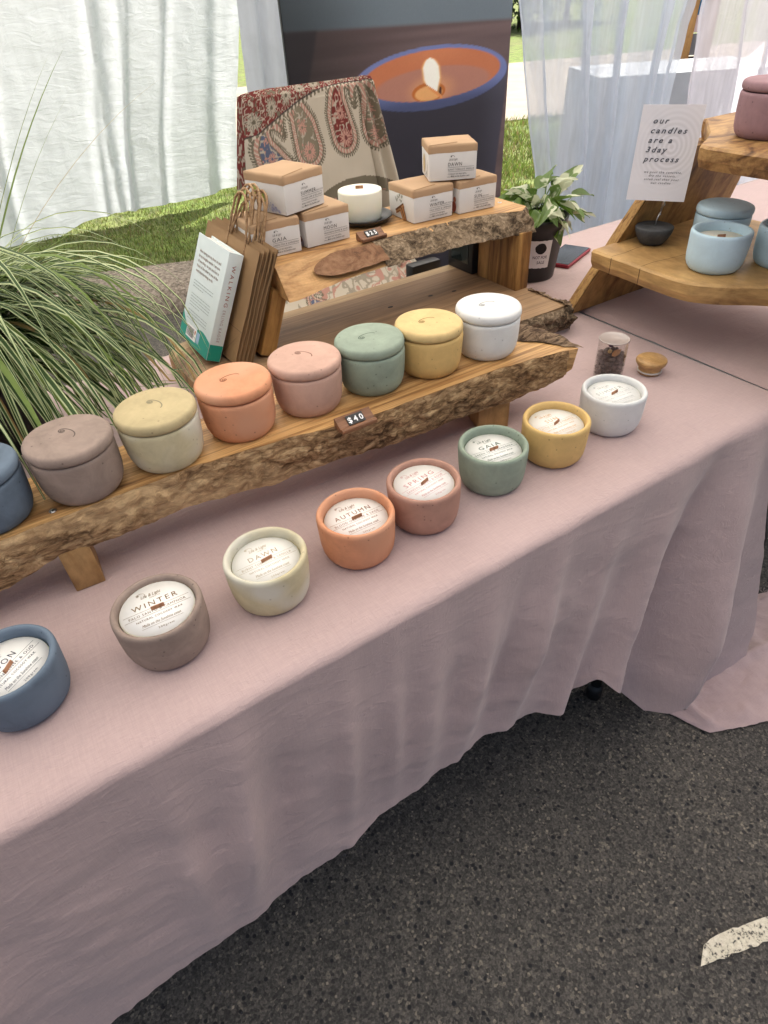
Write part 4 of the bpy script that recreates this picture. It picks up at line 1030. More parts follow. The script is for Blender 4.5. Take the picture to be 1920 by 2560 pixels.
VAR = m; GRN = leafmat('green_leaf', (.13, .24, .035), .35)
def leaf_mesh(L, W_, cup, droop, mat_, seed):
    g_ = MB()
    def fn(u, v_):
        a = (u - .5) * 2; wd = W_ * (math.sin(math.pi * min(1, v_ ** .62)) ** .8) * (1 - .25 * v_) + .0003
        y = L * v_; z = cup * abs(a) * wd * 1.0 - droop * v_ * v_ * L + .0025 * math.sin(v_ * 9 + seed) * a
        return (a * wd * .5, y, z)
    g_.grid(fn, 8, 12); return g_
rl = random.Random(31)
leaves = []
for i in range(46):
    az = rl.uniform(0, 6.28); el = rl.uniform(.55, 1.45) if i > 12 else rl.uniform(.25, .7); Ls = rl.uniform(.040, .095) if i > 12 else rl.uniform(.05, .085)
    b0 = Vector((rl.uniform(-.04, .04), rl.uniform(-.04, .04), .112))
    d = Vector((math.cos(az) * math.cos(el), math.sin(az) * math.cos(el), math.sin(el)))
    tip = b0 + d * Ls
    leaves.append((b0, tip, az, el - rl.uniform(.3, 1.0), rl.uniform(.048, .076), rl.uniform(.026, .042), rl.uniform(-2, 2)))
leaves.append((Vector((-.02, -.02, .112)), Vector((-.034, -.018, .158)), 3.65, -.35, .075, .056, .3))
leaves.append((Vector((.0, -.03, .112)), Vector((.0, -.035, .155)), 4.6, -.75, .062, .036, .2))
leaves.append((Vector((-.02, .02, .112)), Vector((-.045, .035, .165)), 2.9, .0, .07, .03, .1))
leaves.append((Vector((.03, .0, .112)), Vector((.075, .0, .190)), .1, .45, .07, .030, .6))
leaves.append((Vector((.03, -.01, .112)), Vector((.085, -.02, .165)), -.3, .15, .06, .032, .6))
leaves.append((Vector((.02, -.02, .112)), Vector((.075, -.04, .135)), -.4, -.05, .06, .030, -.4))
for i, (b0, tip, az, el, L, W_, roll) in enumerate(leaves):
    big = i == 46
    T = Matrix.Translation(tip) @ Matrix.Rotation(az - math.pi / 2, 4, 'Z') @ Matrix.Rotation(el, 4, 'X') @ Matrix.Rotation(roll * .35, 4, 'Y')
    lf = leaf_mesh(L, W_, .35 if not big else .15, rl.uniform(.15, .5), None, i).build('leaf', GRN if big or i % 11 == 3 else VAR, pt, 0, T=T)
    g = MB(); g.tube([b0, b0.lerp(tip, .55) + Vector((0, 0, .006)), tip + Vector((0, 0, .0005))], [.0017, .0014, .001], 5); g.build('stem', GRN, pt)
g = MB()   # paper label wrapped on the pot
lc = R(240); lw = .80
def lab(u, v_):
    z = .036 + .064 * v_; a = lc + (u - .5) * lw; r_ = .0525 + (z - .003) / .115 * (.0672 - .0525) + .0008
    return (r_ * math.cos(a), r_ * math.sin(a), z + (.0012 * noise.noise((u * 9, v_ * 3, 4)) if v_ in (0, 1) else 0))
g.grid(lab, 16, 10); pl = g.build('paper_label', plain('torn_paper', (.68, .66, .68), .8), pt)
g = MB()
def wrapv(mb, i0):
    for i in range(i0, len(mb.v)):
        x_, y_, z_ = mb.v[i]; zz = .036 + y_; a = lc + x_ / .061; r_ = .0525 + (zz - .003) / .115 * .0147 + .0012; mb.v[i] = (r_ * math.cos(a), r_ * math.sin(a), zz)
text(g, 'NOT FOR', Matrix.Identity(4), .0, .0225, .0098, 'C', .034, shear=.1, bold=.012); text(g, 'SALE', Matrix.Identity(4), .003, .0105, .0098, 'C', .019, shear=.1, bold=.012); wrapv(g, 0)
g.build('handwriting', INK('purple_black_pen', (.035, .018, .05)), pl)
g = MB(); r1 = random.Random(6)
bl = [((.0118 + .0014 * r1.random()) * math.cos(a), .046 + (.0118 + .0014 * r1.random()) * math.sin(a)) for a in [k * .28 for k in range(22)]]
for i in range(len(bl)): g.poly([(0, .046), bl[i], bl[(i + 1) % len(bl)]])
wrapv(g, 0); g.build('ink_blot', INK('blot', (.012, .010, .011)), pl)

# ------------------------------------------------------------------ small things on the table
M['glass'], t, b = new_mat('clear_glass')
t.nodes.remove(b)
gb = t.nodes.new('ShaderNodeBsdfGlossy'); gb.inputs['Roughness'].default_value = .03; tp = t.nodes.new('ShaderNodeBsdfTransparent'); tp.inputs[0].default_value = (.97, .97, .96, 1)
frn = t.nodes.new('ShaderNodeLayerWeight'); frn.inputs[0].default_value = .12; mx = t.nodes.new('ShaderNodeMixShader')
t.links.new(frn.outputs['Facing'], mx.inputs[0]); t.links.new(tp.outputs[0], mx.inputs[1]); t.links.new(gb.outputs[0], mx.inputs[2]); t.links.new(mx.outputs[0], t.nodes['Material Output'].inputs[0])
jr = thing('glass_jar', 'small open glass jar of dark coffee beans behind the white candle', 'jar', (.641, .246, ZT + .0012))
g = MB(); g.lathe([(.0001, .0), (.0235, 0), (.0255, .002), (.026, .006), (.026, .070), (.0263, .0715), (.0258, .0725), (.0249, .0715), (.0247, .070), (.0246, .006), (.0235, .0035), (.0001, .0032)], 48); g.build('glass', M['glass'], jr)
g = MB(); g.lathe([(.0248, .0700), (.0262, .0708), (.0266, .0718), (.0258, .0729), (.0249, .0722)], 48); g.build('rim', plain('glass_rim', (.42, .36, .33), .12, .6), jr)
bean = MB()
bean.lathe([(.0001, -.0062), (.0028, -.0050), (.0042, -.002), (.0044, .001), (.0036, .0042), (.0016, .0058), (.0001, .0062)], 10)
bmat = plain('coffee_bean', (.060, .033, .026), .42, .45, 0, .25, 90)
rb = random.Random(77); first = None
for lay in range(5):
    for (nr, rad) in ((9, .0195), (5, .0108), (1, .0)):
        for i in range(nr):
            if lay < 3 and nr < 9: continue
            a = 2 * math.pi * (i + .37 * lay) / nr + rb.uniform(-.15, .15); z = .0085 + lay * .0083 + rb.uniform(-.001, .001) + (.003 if nr < 9 else 0)
            loc = (rad * math.cos(a), rad * math.sin(a), z); rot = (rb.uniform(0, 3), rb.uniform(0, 3), rb.uniform(0, 3))
            if first is None: first = bean.build('coffee_bean', bmat, jr, 0, loc, rot)
            else: child('coffee_bean', first.data, jr, loc, rot)
g = MB(); g.lathe([(.0001, .004), (.0185, .004), (.0185, .036), (.0001, .040)], 24); g.build('bean_fill', bmat, jr)
g = MB(); g.lathe([(.0001, -.008), (.0035, -.005), (.0055, .001), (.0045, .006), (.0015, .011), (.0001, .014)], 12); g.build('dried_bud', plain('tan_bud', (.42, .19, .065), .6, .3, 0, .2, 120), jr, 0, (-.008, -.014, .051), (.5, 1.1, .4))
g = MB(); g.lathe([(.0001, -.008), (.0032, -.004), (.0036, .002), (.0015, .008), (.0001, .012)], 10); g.build('dried_bud', plain('pale_bud', (.55, .38, .16), .6, .3, 0, .2, 120), jr, 0, (-.014, -.006, .054), (.2, -1.2, .2))
g = MB(); g.lathe([(.0001, -.004), (.004, -.001), (.0045, .001), (.0001, .003)], 9); g.build('dried_petal', plain('purple_petal', (.10, .03, .09), .7), jr, 0, (.004, .008, .0545), (.3, .2, .2))
ld = thing('jar_lid', 'round turned wooden jar lid lying beside the glass jar', 'jar lid', (.709, .209, ZT + .0012))
g = MB(); g.lathe([(.0001, 0), (.0190, 0), (.0198, .001), (.0202, .010), (.0205, .012), (.0236, .0150), (.0262, .0190), (.0272, .0225), (.0266, .0255), (.0250, .0270), (.0001, .0276)], 48); g.build('wood', M['lidwood'], ld)
g = MB(); g.lathe([(.0200, .0035), (.0216, .0040), (.0218, .0060), (.0202, .0066)], 40); g.build('seal_ring', plain('clear_silicone', (.55, .53, .48), .3), ld)
ph = thing('phone', 'dark smartphone in a red case lying behind the wooden stand', 'phone', (1.035, .735, ZT + .002), R(22))
g = MB(); g.box((0, 0, .0045), (.150, .074, .009)); g.build('case', plain('red_case', (.24, .012, .025), .45), ph, .004, seg=3)
g = MB(); g.box((0, 0, .0094), (.142, .067, .0012)); g.build('screen', plain('phone_glass', (.03, .04, .052), .25, .5), ph, .0004)

# ------------------------------------------------------------------ A shaped wooden stand
af = thing('a_frame_stand', 'tapered A shaped wooden stand with two shelves', 'display stand', (0, 0, ZT))
def py_(z, s_): return .478 - .329 * (z - .002) if s_ > 0 else -.045 + .329 * (z - .002)
def panel(s_):
    g = MB(); th = .040 * s_
    z0, z1 = .002, .3135; nseg = 16; vs_ = []; fs = []
    for i in range(nseg + 1):
        k = i / nseg; z = z0 + (z1 - z0) * k; y0 = py_(z, s_); xf = .783 + .109 * k + .004 * noise.noise((k * 5, s_, 1)); xb = 1.20 - .05 * k
        vs_ += [(xf, y0, z), (xf + .030, y0 + th, z), (xb, y0 + th, z), (xb, y0, z)]
    for i in range(nseg):
        for q in range(4): a, b_ = i * 4 + q, i * 4 + (q + 1) % 4; fs.append((a, b_, b_ + 4, a + 4))
    fs += [(0, 3, 2, 1), tuple(nseg * 4 + q for q in range(4))]
    g.add(vs_, fs); return g
pn = panel(1).build('side_panel', M['aframe'], af)
g = MB()
def wl(u, v_):
    k = .02 + .96 * u; z = .002 + .3115 * k; x = .783 + .109 * k
    n_ = noise.fractal(Vector((u * 12, v_ * 3, 6)), .8, 2, 4)
    return (x - .0015 - .0035 * math.sin(math.pi * v_) * (1 + n_) + .030 * v_, py_(z, 1) + .001 + .038 * v_, z)
g.grid(wl, 60, 8)
pk = bark('pocked_wood', (.46, .285, .11), (.40, .235, .09), (.17, .085, .038), (1, 1, .5), .1); g.build('worn_edge', pk, pn)
panel(-1).build('side_panel', M['aframe'], af)
def slabshelf(name, edge, y0, y1, zt, th, xb, mats, n_=60):
    g = MB(); vs_ = []; fs = []
    for i in range(n_ + 1):
        y = y0 + (y1 - y0) * i / n_; xf = edge(y); dz = .0
        vs_ += [(xb, y, zt), (xf + .004, y, zt), (xf, y, zt - .004), (xf + .002 + .003 * noise.noise((y * 30, 1, 5)), y, zt - th * .6), (xf + .010, y, zt - th), (xb, y, zt - th)]
    for i in range(n_):
        for k in range(6): a, b_ = i * 6 + k, i * 6 + (k + 1) % 6; fs.append((a + 6, b_ + 6, b_, a))
    fs += [tuple(range(6)), tuple(reversed([n_ * 6 + k for k in range(6)]))]
    g.add(vs_, fs); return g
ZL = .892
e1 = lambda y: sum(interp(y + d_, [.0, .075, .118, .18, .221, .288, .366, .43], [.95, .88, .845, .774, .757, .760, .766, .767]) for d_ in (-.03, -.02, -.01, 0, .01, .02, .03)) / 7 + .002 * noise.noise((y * 25, 1, 1))
sh = slabshelf('shelf', e1, .014, .432, ZL - ZT, .036, 1.15, None).build('shelf', M['ashelf'], af)
g = MB()
for pts in ([(.7665, .382), (.80, .380), (.84, .384), (.90, .381)], [(.763, .312), (.80, .313), (.83, .307), (.89, .299)]):
    g.ribbon2(pts, .0009, Matrix.Translation((0, 0, ZL - ZT + .0004)))
for yy in (.381, .311): g.add([(e1(yy) - .0006, yy - .0006, ZL - ZT - .002), (e1(yy) - .0006, yy + .0006, ZL - ZT - .002), (e1(yy) + .001, yy + .0012, ZL - ZT - .034), (e1(yy) + .001, yy, ZL - ZT - .034)], [(0, 1, 2, 3)])
g.build('crack', plain('dark_crack', (.03, .016, .01), .9), sh)
e2 = lambda y: interp(y, [.03, .2, .255, .275, .29, .32, .36, .40], [.80, .792, .791, .797, .83, .885, .935, .985]) + .002 * noise.noise((y * 22, 4, 1))
sh2 = slabshelf('shelf', e2, .03, .405, 1.0875 - ZT, .034, 1.145, None).build('shelf', wood('dark_streaked_shelf', (.46, .285, .12), (.30, .165, .07), (.075, .038, .02), (5, 9, 12), 2.6, .5, .03), af)
lidded(.957, .297, ZL + .0003, 'sky', 'pale blue lidded candle jar behind the open pale blue candle', .4, (-.001, 0), (.01, .0), .99, 41, 'pale blue candles on the A shaped stand', False)
open_candle(.850, .228, ZL + .0003, 'sky', '', '', .0, inkx, 'open pale blue candle bowl on the lower shelf of the A shaped stand', .050, -.5, seed=42, grp='pale blue candles on the A shaped stand', lettering=False)
open_candle(.952, .165, ZL + .0003, 'sky', '', '', .0, inkx, 'pale blue candle bowl cut off by the right edge of the photo', .050, -.3, seed=43, grp='pale blue candles on the A shaped stand', lettering=False)
lidded(.914, .240, 1.0878, 'mauve', 'mauve lidded candle jar on the top shelf of the A shaped stand', .3, (.001, 0), (.008, 0), 1.07, 44, 'candle on the top shelf', True)
# card on a stone base
st = thing('card_holder', 'half round dark stone holding a steel clip', 'card holder', (.880, .384, ZL + .0003))
g = MB(); g.lathe([(.0001, 0), (.017, 0), (.022, .002), (.0285, .011), (.0335, .022), (.0355, .031), (.0345, .0325), (.030, .0328), (.0001, .0335)], 40, 0, None, .03, 4); g.build('stone', M['stone'], st)
g = MB(); g.tube([(0, 0, .030), (.001, -.001, .045), (.003, -.003, .056)], .0012, 6)
for i in range(5): g.tube([(.003 + .0004 * i, -.003, .052 + .003 * i), (.0045, -.004, .0535 + .003 * i)], .0017, 5)
nC = Vector((-.8108, -.5806, .0742)); rC = Vector((.5817, -.8134, 0)).normalized(); uC = nC.cross(rC).normalized()
if uC.z < 0: uC = -uC
for s_ in (1, -1): g.tube([Vector((.004, -.004, .060)) + nC * (.0030 * s_), Vector((.0055, -.005, .078)) + nC * (.0032 * s_), Vector((.0085, -.007, .105)) + nC * .0015 * s_], [.0012, .0026, .0017], 6)
g.lathe([(.0001, -.004), (.0034, -.003), (.0034, .003), (.0001, .004)], 12, 0, Matrix.Translation((.0052, -.005, .071)) @ nC.to_track_quat('Z', 'Y').to_matrix().to_4x4()); g.build('clip', M['metal'], st)
cc = Vector((.8636, .3845, 1.0495))
rot2 = Matrix.Rotation(R(-4.5), 4, nC); rC2 = (rot2 @ rC); uC2 = (rot2 @ uC); rC2 = rC
sg = thing('sign_card', 'white card reading our candles are a 3day process', 'sign')
Tcard = Matrix(((rC2.x, uC.x, nC.x, cc.x), (rC2.y, uC.y, nC.y, cc.y), (rC2.z, uC.z, nC.z, cc.z), (0, 0, 0, 1))); sg.matrix_world = Tcard
g = MB(); CW, CH = .1020, .1515; nu, nv = 110, 160; rows = []
g.grid(lambda u, v_: ((u - .5) * CW, (v_ - .5) * CH, .0006 + .0015 * (u - .5) ** 2), nu, nv)
uu, vv = np.meshgrid(np.linspace(-.5, .5, nu + 1) * CW, np.linspace(-.5, .5, nv + 1) * CH); rad = np.hypot((uu - .010) * 1.15, vv - .012)
k = .5 + .5 * np.sin(rad / .0052 * 2 * np.pi * .62 + .6 * np.sin(uu * 60)); k *= np.exp(-(rad / .062) ** 4)
c0 = np.array([.71, .71, .76])[None, None] * (1 - .13 * k[..., None]); g.c = np.concatenate([c0, np.ones_like(c0[..., :1])], 2).reshape(-1, 4)
g.build('card', vcol('card_print', .6, .3), sg)
g = MB(); g.box((0, 0, 0), (CW, CH, .0006)); g.build('backing', plain('card_back', (.7, .7, .74), .7), sg)
g = MB(); Tt = Matrix.Translation((0, 0, .0016))
for i, l in enumerate(('our', 'candles', 'are a', '3day', 'process')):
    text(g, l, Tt, -.029 - .0012 * i, .0475 - .0148 * i, .0125, 'L', {0: .026, 1: .060, 2: .040, 3: .036, 4: .060}[i], shear=.28, space=1.35, bold=.018)
for i, l in enumerate(('we pour the concrete,', 'dry the vessels,', 'scrub,seal then pour', 'our candles')):
    text(g, l, Tt, .004, -.0300 - .0058 * i, .0052, 'C', (.064, .046, .060, .034)[i], shear=.28, space=1.3, bold=.006)
g.build('lettering', INK('slate_ink', (.085, .095, .12)), sg)

# ------------------------------------------------------------------ chair with a paisley throw
ch = thing('chair', 'chair hidden under the paisley cotton throw', 'chair', (.75, 1.4, 0))
cm = plain('chair_grey', (.10, .10, .11), .6)
g = MB(); g.box((0, -.18, .46), (.44, .44, .04)); g.build('seat', cm, ch, .012)
g = MB(); g.box((0, .095, .82), (.38, .03, .50)); g.build('backrest', cm, ch, .012)
for sx in (-.19, .19):
    for sy in (-.36, .08):
        g = MB(); g.tube([(sx, sy, .45), (sx * 1.08, sy * 1.08, 0)], .013, 8); g.build('leg', cm, ch)
NU, NV = 320, 560
def throw(u, v_):
    # v: 0 front hem, up over seat, up the back, over the top, down behind
    path = [(0, .95, .30), (.14, .965, .50), (.18, 1.0, .515), (.44, 1.36, .505), (.50, 1.425, .56), (.86, 1.462, 1.088), (.885, 1.475, 1.104), (.91, 1.497, 1.098), (1.0, 1.53, .86)]
    vs0 = [p[0] for p in path]; y = interp(v_, vs0, [p[1] for p in path]); z = interp(v_, vs0, [p[2] for p in path])
    xl = interp(v_, [0, .45, .6, .86, .90, 1], [.44, .46, .475, .536, .54, .5]); xr = interp(v_, [0, .45, .6, .86, .90, 1], [1.08, 1.075, 1.055, .955, .95, .98])
    x = xl + (xr - xl) * u
    e = max(0, abs(u - .5) * 2 - .8) / .2
    f = .012 * noise.fractal(Vector((x * 6, v_ * 2.5, 4)), 1, 2, 3) * (1 if .2 < v_ < .85 else .5)
    if u > .80: f += .018 * math.sin((u - .80) * 60 + v_ * 3) * (1 - abs(v_ - .6))
    if v_ > .5: y += .05 * e * e + f; z -= .012 * e * e * (v_ > .8)
    else: z += -.04 * e * e + f * .8
    return (x, y, z)
g = MB(); g.grid(throw, NU, NV)
U, V_ = np.meshgrid(np.linspace(0, 1, NU + 1), np.linspace(0, 1, NV + 1))
S_ = np.random.RandomState(3)
def vnoise(x, y, s):
    xi, yi = np.floor(x).astype(int), np.floor(y).astype(int); fx, fy = x - xi, y - yi; fx = fx * fx * (3 - 2 * fx); fy = fy * fy * (3 - 2 * fy)
    h = lambda a, b_: (np.abs(np.sin(a * 127.1 + b_ * 311.7 + s * 74.7) * 43758.5453)) % 1
    return (h(xi, yi) * (1 - fx) + h(xi + 1, yi) * fx) * (1 - fy) + (h(xi, yi + 1) * (1 - fx) + h(xi + 1, yi + 1) * fx) * fy
px = U * .50; py = V_ * 1.35      # roughly metres on the cloth
C = np.ones((NV + 1, NU + 1, 3)) * np.array([.50, .45, .36]); C *= (.93 + .12 * vnoise(px * 18, py * 18, 1))[..., None]
cream = np.array([.52, .46, .37]); olive = np.array([.16, .14, .10]); red = np.array([.17, .038, .034]); pinkc = np.array([.42, .235, .185]); dark = np.array([.07, .06, .055]); indigo = np.array([.10, .12, .18])
def put(mask, c): C[mask] = c
def flowers(mask, cx, cy, r, c1, c2, n_=9):
    d = np.hypot(px - cx, py - cy); a = np.arctan2(py - cy, px - cx); k = .80 + .20 * np.cos(a * n_)
    q = mask & (d < r * k); put(q, c1); put(q & ((np.abs(np.sin(a * n_ / 2)) < .30) & (d > r * .3)), c2); put(q & (d < r * .22), c2)
def paisley(cx, cy, s, rot, flip, fill):
    x = (px - cx) / s; y = (py - cy) / s; c_, s_ = math.cos(rot), math.sin(rot); x, y = x * c_ + y * s_, -x * s_ + y * c_; x = x * flip
    near = np.hypot(x, y) < 1.5
    D = np.full(px.shape, 9.0)
    kk = np.linspace(0, 1, 34); ks = [0, .30, .50, .66, .78, .88, .95, 1]
    for sx, sy, r in zip(np.interp(kk, ks, [0, -.06, -.04, .10, .30, .46, .52, .50]), np.interp(kk, ks, [-.36, .02, .32, .58, .66, .52, .32, .16]), np.interp(kk, ks, [.38, .36, .27, .17, .12, .09, .06, .02])):
        D = np.minimum(D, np.where(near, np.hypot(x - sx, y - sy) - r, 9))
    an = np.arctan2(y + .1, x)
    put((D < .075) & (D > .02) & (np.sin(an * 70) > -.2), olive * .8); put((D <= .02) & (D > -.015), olive)
    put((D <= -.015) & (D > -.10), pinkc * (1)); put((D <= -.015) & (D > -.10) & (np.sin(an * 44) > .55), cream)
    put((D <= -.10) & (D > -.125), olive); ins = D <= -.125; put(ins, fill)
    n_ = vnoise(px / s * 9, py / s * 9, 5); put(ins & (np.abs(n_ - .5) < .07), cream * .8); n2 = vnoise(px / s * 16, py / s * 16, 8); put(ins & (n2 > .80), pinkc)
    for (fx, fy, r) in ((.02, -.42, .21), (-.02, .06, .15), (.12, .42, .09)):
        wx = fx * flip; gx = cx + s * (wx * c_ - fy * s_); gy = cy + s * (wx * s_ + fy * c_); flowers(ins, gx, gy, r * s, pinkc * 1.12, fill * .8 + .02)
top = 1.165
paisley(.318, 1.095, .122, .02, 1, red); paisley(.435, 1.095, .120, -.02, -1, olive * 1.15); paisley(.175, 1.075, .122, .32, -1, olive * 1.3); paisley(.070, 1.02, .115, .62, 1, indigo)
paisley(.53, .99, .11, -.1, -1, olive * 1.3); paisley(-.005, .90, .11, .2, 1, red)
# medallion and field below
d = np.hypot(px - .33, (py - (top - .50))); ring = (d < .28) & (py < top - .22) & (px > .14)
put(ring & (d > .245), olive); put(ring & (d < .245) & (d > .19), olive * .5 + cream * .5); 
fld = ring & (d <= .19); n_ = vnoise(px * 60, py * 60, 2); put(fld & (np.abs(n_ - .5) < .09), olive * .6 + cream * .4); put(ring & (n_ > .82), pinkc)
for (fx, fy, r) in ((.20, -.30, .022), (.29, -.285, .026), (.38, -.30, .022), (.25, -.36, .018), (.34, -.37, .018), (.44, -.36, .02), (.16, -.38, .02)): flowers(ring | True, fx, top + fy, r, pinkc, cream)
low = py < top - .46; n3 = vnoise(px * 34, py * 34, 12); n4 = vnoise(px * 70, py * 70, 14); put(low & (np.abs(n3 - .5) < .05), pinkc); put(low & (n4 > .86), olive * .5 + cream * .4)
for (fx, fy) in ((.1, .2), (.3, .26), (.2, .4), (.42, .42), (.08, .5), (.33, .5)): flowers(low, fx, fy, .035, pinkc, cream); 
for (fx, fy, f_, c_) in ((.14, .62, 1, indigo), (.03, .60, -1, red)): paisley(fx, fy, .06, .6, f_, c_)
# border band: curved across the upper left
bd = py - (top + .012 - .105 * np.clip(1 - px / .36, 0, 1) ** 1.7)
put(bd > 0, red); n5 = vnoise(px * 150, py * 130, 20); put((bd > 0) & (np.abs(n5 - .5) < .07), cream * .8); put((bd > 0) & (n5 > .8), olive)
for i in range(8):
    fx = .02 + .055 * i; fy = top + .042 - .105 * max(0, 1 - fx / .36) ** 1.7; flowers(bd > 0, fx, fy, .022, cream * .75, olive * .8, 11)
put((bd > -.010) & (bd < -.003), olive); put((bd > -.010) & (bd < -.003) & (np.sin(px * 420) > .2), cream); put((bd >= -.003) & (bd < .001), dark)
g.c = np.concatenate([C, np.ones_like(C[..., :1])], 2).reshape(-1, 4)
tag(g.build('paisley_throw', vcol('block_print_cotton', .9, .1, .3)), 'cream cotton throw with red and olive paisley print over the chair', 'throw')

# ------------------------------------------------------------------ big candle poster
po = thing('poster', 'large dark poster showing a burning candle in a blue rimmed bowl', 'poster', (1.50, 2.10, 0))
PX0, PX1, PZ0, PZ1 = .968, 2.030, .16, 1.62
NU, NV = 260, 340
g = MB(); g.grid(lambda u, v_: (PX0 - 1.50 + (PX1 - PX0) * u, -.004 + .004 * math.sin(v_ * 3) * math.sin(u * 2.2), PZ0 + (PZ1 - PZ0) * v_), NU, NV)
x, z = np.meshgrid(np.linspace(PX0, PX1, NU + 1), np.linspace(PZ0, PZ1, NV + 1))
def ss(a, b_, v_): t_ = np.clip((v_ - a) / (b_ - a), 0, 1); return t_ * t_ * (3 - 2 * t_)
def L(C_, mask, c): return C_ * (1 - mask[..., None]) + np.array(c) * mask[..., None]
C = np.zeros(x.shape + (3,)); hl = 1.183 - .025 * (x - 1.115)
gr = ss(.95, 1.7, x)[..., None]
C[:] = np.array([.042, .031, .030]) * (1 - gr) + np.array([.145, .10, .10]) * gr
C *= (1 + .35 * (vnoise(x * 2.5, z * 55, 3) - .5))[..., None]
up = ss(-.006, .010, z - hl); diag = ss(0, .02, (1.11 + (z - 1.183) * .35) - x)
bgc = np.array([.12, .15, .175])[None, None] * (.35 + .9 * ss(.95, 1.5, x) + .2 * ss(1.2, 1.4, z))[..., None]
C = C * (1 - up[..., None]) + bgc * up[..., None]
C = L(C, diag * (1 - up) * .6, (.012, .014, .018))
el = lambda cx, cz, a, b_: np.hypot((x - cx) / a, (z - cz) / b_)
tap = .395 - .05 * np.clip((.98 - z) / .5, 0, 1) ** 1.2
body = ss(.006, -.006, np.abs(x - 1.628) - tap) * ss(.02, 0, z - .995); C = L(C, body, (.036, .033, .045))
C = C + (body * (.030 * ss(.22, .40, x - 1.628) + .012 * ss(-.30, -.40, x - 1.628) + .018 * ss(.86, .96, z)))[..., None] * np.array([.9, .9, 1.25])
sh_ = ss(.06, 0, el(1.63, .985, .395, .112) - 1); C = L(C, ss(1.12, 1.0, el(1.628, .992, .393, .112)) * .0 + ss(1.01, .985, el(1.628, .994, .394, .109)), (.17, .21, .43))
C = L(C, ss(.05, -.03, z - .93) * ss(1.03, .99, el(1.628, .994, .394, .109)) * .7, (.03, .035, .075))
C = L(C, ss(1.02, .97, el(1.632, 1.004, .352, .086)), (.55, .185, .085))
ins = ss(1.02, .97, el(1.632, 1.004, .352, .086))
C = L(C, ins * ss(.25, .0, np.abs(x - 1.63)) * ss(1.02, 1.09, z), (.62, .22, .10))
C = L(C, ins * ss(1.05, .9, el(1.632, .972, .30, .062)), (.46, .21, .15))
C = L(C, ins * ss(1.0, .2, el(1.615, .955, .16, .07)) * .8, (.75, .36, .17))
C = L(C, ins * ss(1.06, .96, el(1.60, .948, .085, .034)), (.52, .15, .03)); C = L(C, ins * ss(1.06, .9, el(1.60, .944, .072, .026)), (.82, .42, .16))
wx = (x - 1.632); wz = z - .966 + wx * .62
C = L(C, ins * ss(.002, -.001, np.abs(wx) - .034) * ss(.002, -.001, np.abs(wz) - .0125), (.06, .015, .012))
C = L(C, ins * ss(.003, 0, np.abs(wx - .002) - .034) * ss(.002, -.002, np.abs(wz + .020) - .006), (.78, .30, .10))
fx = x - (1.618 - .16 * (z - .985)) ; fw = .038 * np.clip((1.062 - z) / .030, 0, 1) ** .45 * np.clip(.55 + (z - .955) * 12, 0, 1) * np.where(z > .958 - .55 * (x - 1.62), 1, 0)
fl_ = ss(.006, -.004, np.abs(fx) - fw) * (fw > .001); C = L(C, ss(.016, 0, np.abs(fx) - fw) * (fw > .001) * .8, (.95, .55, .2)); C = L(C, fl_, (1, .97, .86))
C *= (1 + .06 * (vnoise(x * 300, z * 300, 9) - .5))[..., None]
g.c = np.concatenate([np.clip(C, 0, 1), np.ones_like(C[..., :1])], 2).reshape(-1, 4)
g.build('print', vcol('poster_print', .5, .25), po)
g = MB(); g.box((0, .010, (PZ0 + PZ1) / 2), (PX1 - PX0, .012, PZ1 - PZ0)); g.build('backing_board', M['black'], po)
for sx in (-.42, .42):
    g = MB(); g.box((sx, .09, .11), (.03, .30, .02)); g.box((sx, .035, .62), (.03, .03, 1.1)); g.box((sx, -.01, .11), (.03, .10, .02)); g.box((sx, .02, .05), (.03, .03, .1)); g.build('stand_leg', M['black'], po)

# ------------------------------------------------------------------ next stall, seen through and between the sheer curtains
dt = thing('draped_table', 'blurred grey draped table seen through the pale blue sheer curtain', 'table', (2.98, 1.98, 0), R(-30))
g = MB(); g.grid(lambda u, v_: ((u - .5) * (.86 + .10 * (1 - v_)) + .012 * math.sin(u * 40) * (1 - v_), -.25 - .03 * (1 - v_) + .02 * math.sin(u * 33) * (1 - v_), .02 + .90 * v_), 60, 10)
g.grid(lambda u, v_: (.43 + .03 * (1 - v_), -.25 + .5 * u, .02 + .90 * v_), 10, 6); g.grid(lambda u, v_: (-.43 - .03 * (1 - v_), .25 - .5 * u, .02 + .90 * v_), 10, 6); g.grid(lambda u, v_: ((u - .5) * .86, -.25 + .5 * v_, .92), 10, 6)
g.build('cloth', plain('grey_cloth', (.36, .385, .42), .9, .1, 0, .1, 6), dt)
g = MB(); g.box((0, 0, .90), (.82, .48, .03)); g.build('table_top', M['black'], dt)
for sx in (-.36, .36):
    for sy in (-.2, .2): g = MB(); g.tube([(sx, sy, .89), (sx, sy, 0)], .014, 8); g.build('leg', M['black'], dt)
rk = thing('display_rack', 'wooden rack of small prints at the next stall between the sheers', 'rack', (3.86, 2.5, .13), R(-42))
rw = wood('rack_wood', (.42, .24, .09), (.36, .20, .07), (.25, .13, .045), (9, 9, 1.5), .6, .5)
for sx in (-.058, .058): g = MB(); g.box((sx, 0, .60), (.075, .05, 1.2)); g.build('upright', rw, rk, .003)
for zz in (.40, 1.06, 1.185): g = MB(); g.box((0, 0, zz), (.041, .045, .07 if zz < 1 else .05)); g.build('rail', rw, rk, .003)
zz = .46
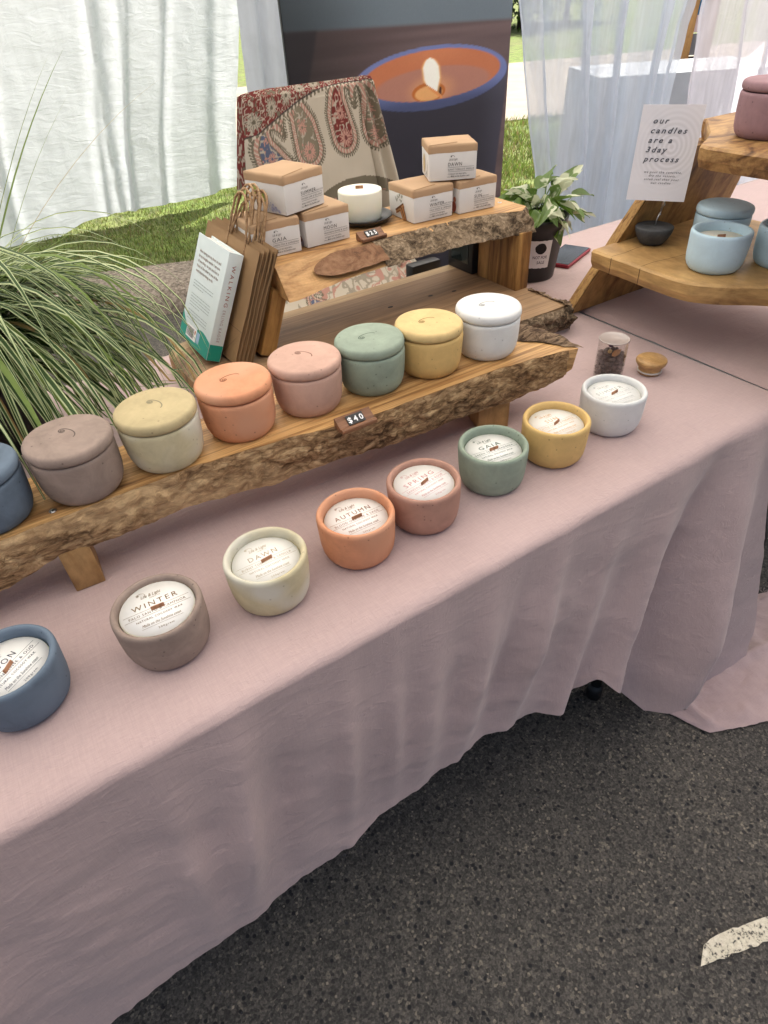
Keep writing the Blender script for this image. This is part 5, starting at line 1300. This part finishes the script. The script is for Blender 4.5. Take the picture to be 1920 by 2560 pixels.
for i, (h, c) in enumerate(((.13, (.72, .70, .62)), (.15, (.03, .03, .035)), (.11, (.20, .21, .24)), (.16, (.75, .62, .66)), (.06, (.06, .04, .03)), (.06, (.80, .62, .16)))):
    g = MB(); g.box((0, 0, zz + h / 2), (.038, .006, h - .006)); g.build('print_card', plain('print_%d' % i, c, .6), rk); zz += h
    if zz > 1.0: break
g = MB(); g.box((0, -.001, .985), (.038, .006, .10)); g.build('print_card', plain('blue_print', (.01, .16, .36), .6), rk)
# shrubs far behind
def shrub(x, y, r, h, label, seed):
    o_ = thing('shrub', label, 'shrub', (x, y, .13), 0, 'shrubs beyond the concrete path')
    g_ = MB(); g_.tube([(0, 0, 0), (.05, .02, h * .4), (.02, 0, h * .7)], [.08, .06, .03], 8)
    for k in range(6): a = k * 1.05; g_.tube([(0, 0, h * .25), (r * .5 * math.cos(a), r * .5 * math.sin(a), h * .6)], [.04, .015], 6)
    g_.build('trunk', plain('shrub_bark', (.07, .05, .035), .9), o_)
    rs2 = np.random.RandomState(seed); n = 3600
    cl = rs2.uniform(-1, 1, (40, 3)) * [r * .75, r * .75, h * .42] + [0, 0, h * .52]; pick = cl[rs2.randint(0, 40, n)] + rs2.normal(0, r * .17, (n, 3)); pick[:, 2] = np.clip(pick[:, 2], .05, None)
    g2 = MB()
    for p in pick:
        s_ = rs2.uniform(.07, .15); R3 = Matrix.Rotation(rs2.uniform(0, 6.3), 3, 'Z') @ Matrix.Rotation(rs2.uniform(-1, 1), 3, 'X')
        q = [Vector(p) + R3 @ Vector(c_) for c_ in ((-s_ * .35, 0, 0), (0, -s_ * .8, .01), (s_ * .35, 0, 0), (0, s_ * .8, -.02))]
        g2.add(q, [(0, 1, 2, 3)], rs2.randint(0, 3))
    tag(g2.build('crown', [leafmat('shrub_dark', (.025, .055, .015)), leafmat('shrub_mid', (.045, .09, .02)), leafmat('shrub_light', (.08, .14, .03))], o_), kind='stuff')
shrub(14.2, 15.2, 1.6, 3.2, 'dark leafy shrub right beside the top of the poster', 1)
shrub(16.6, 15.9, 1.8, 3.6, 'broad dark shrub seen faintly behind the pale blue sheer curtain', 2)
shrub(12.6, 17.0, 1.8, 3.6, 'dark shrub hidden mostly behind the top of the poster', 3)
for o in list(bpy.data.objects):
    if o.type == 'MESH' and o.parent is None and 'category' not in o and 'kind' not in o: print('untagged', o.name)
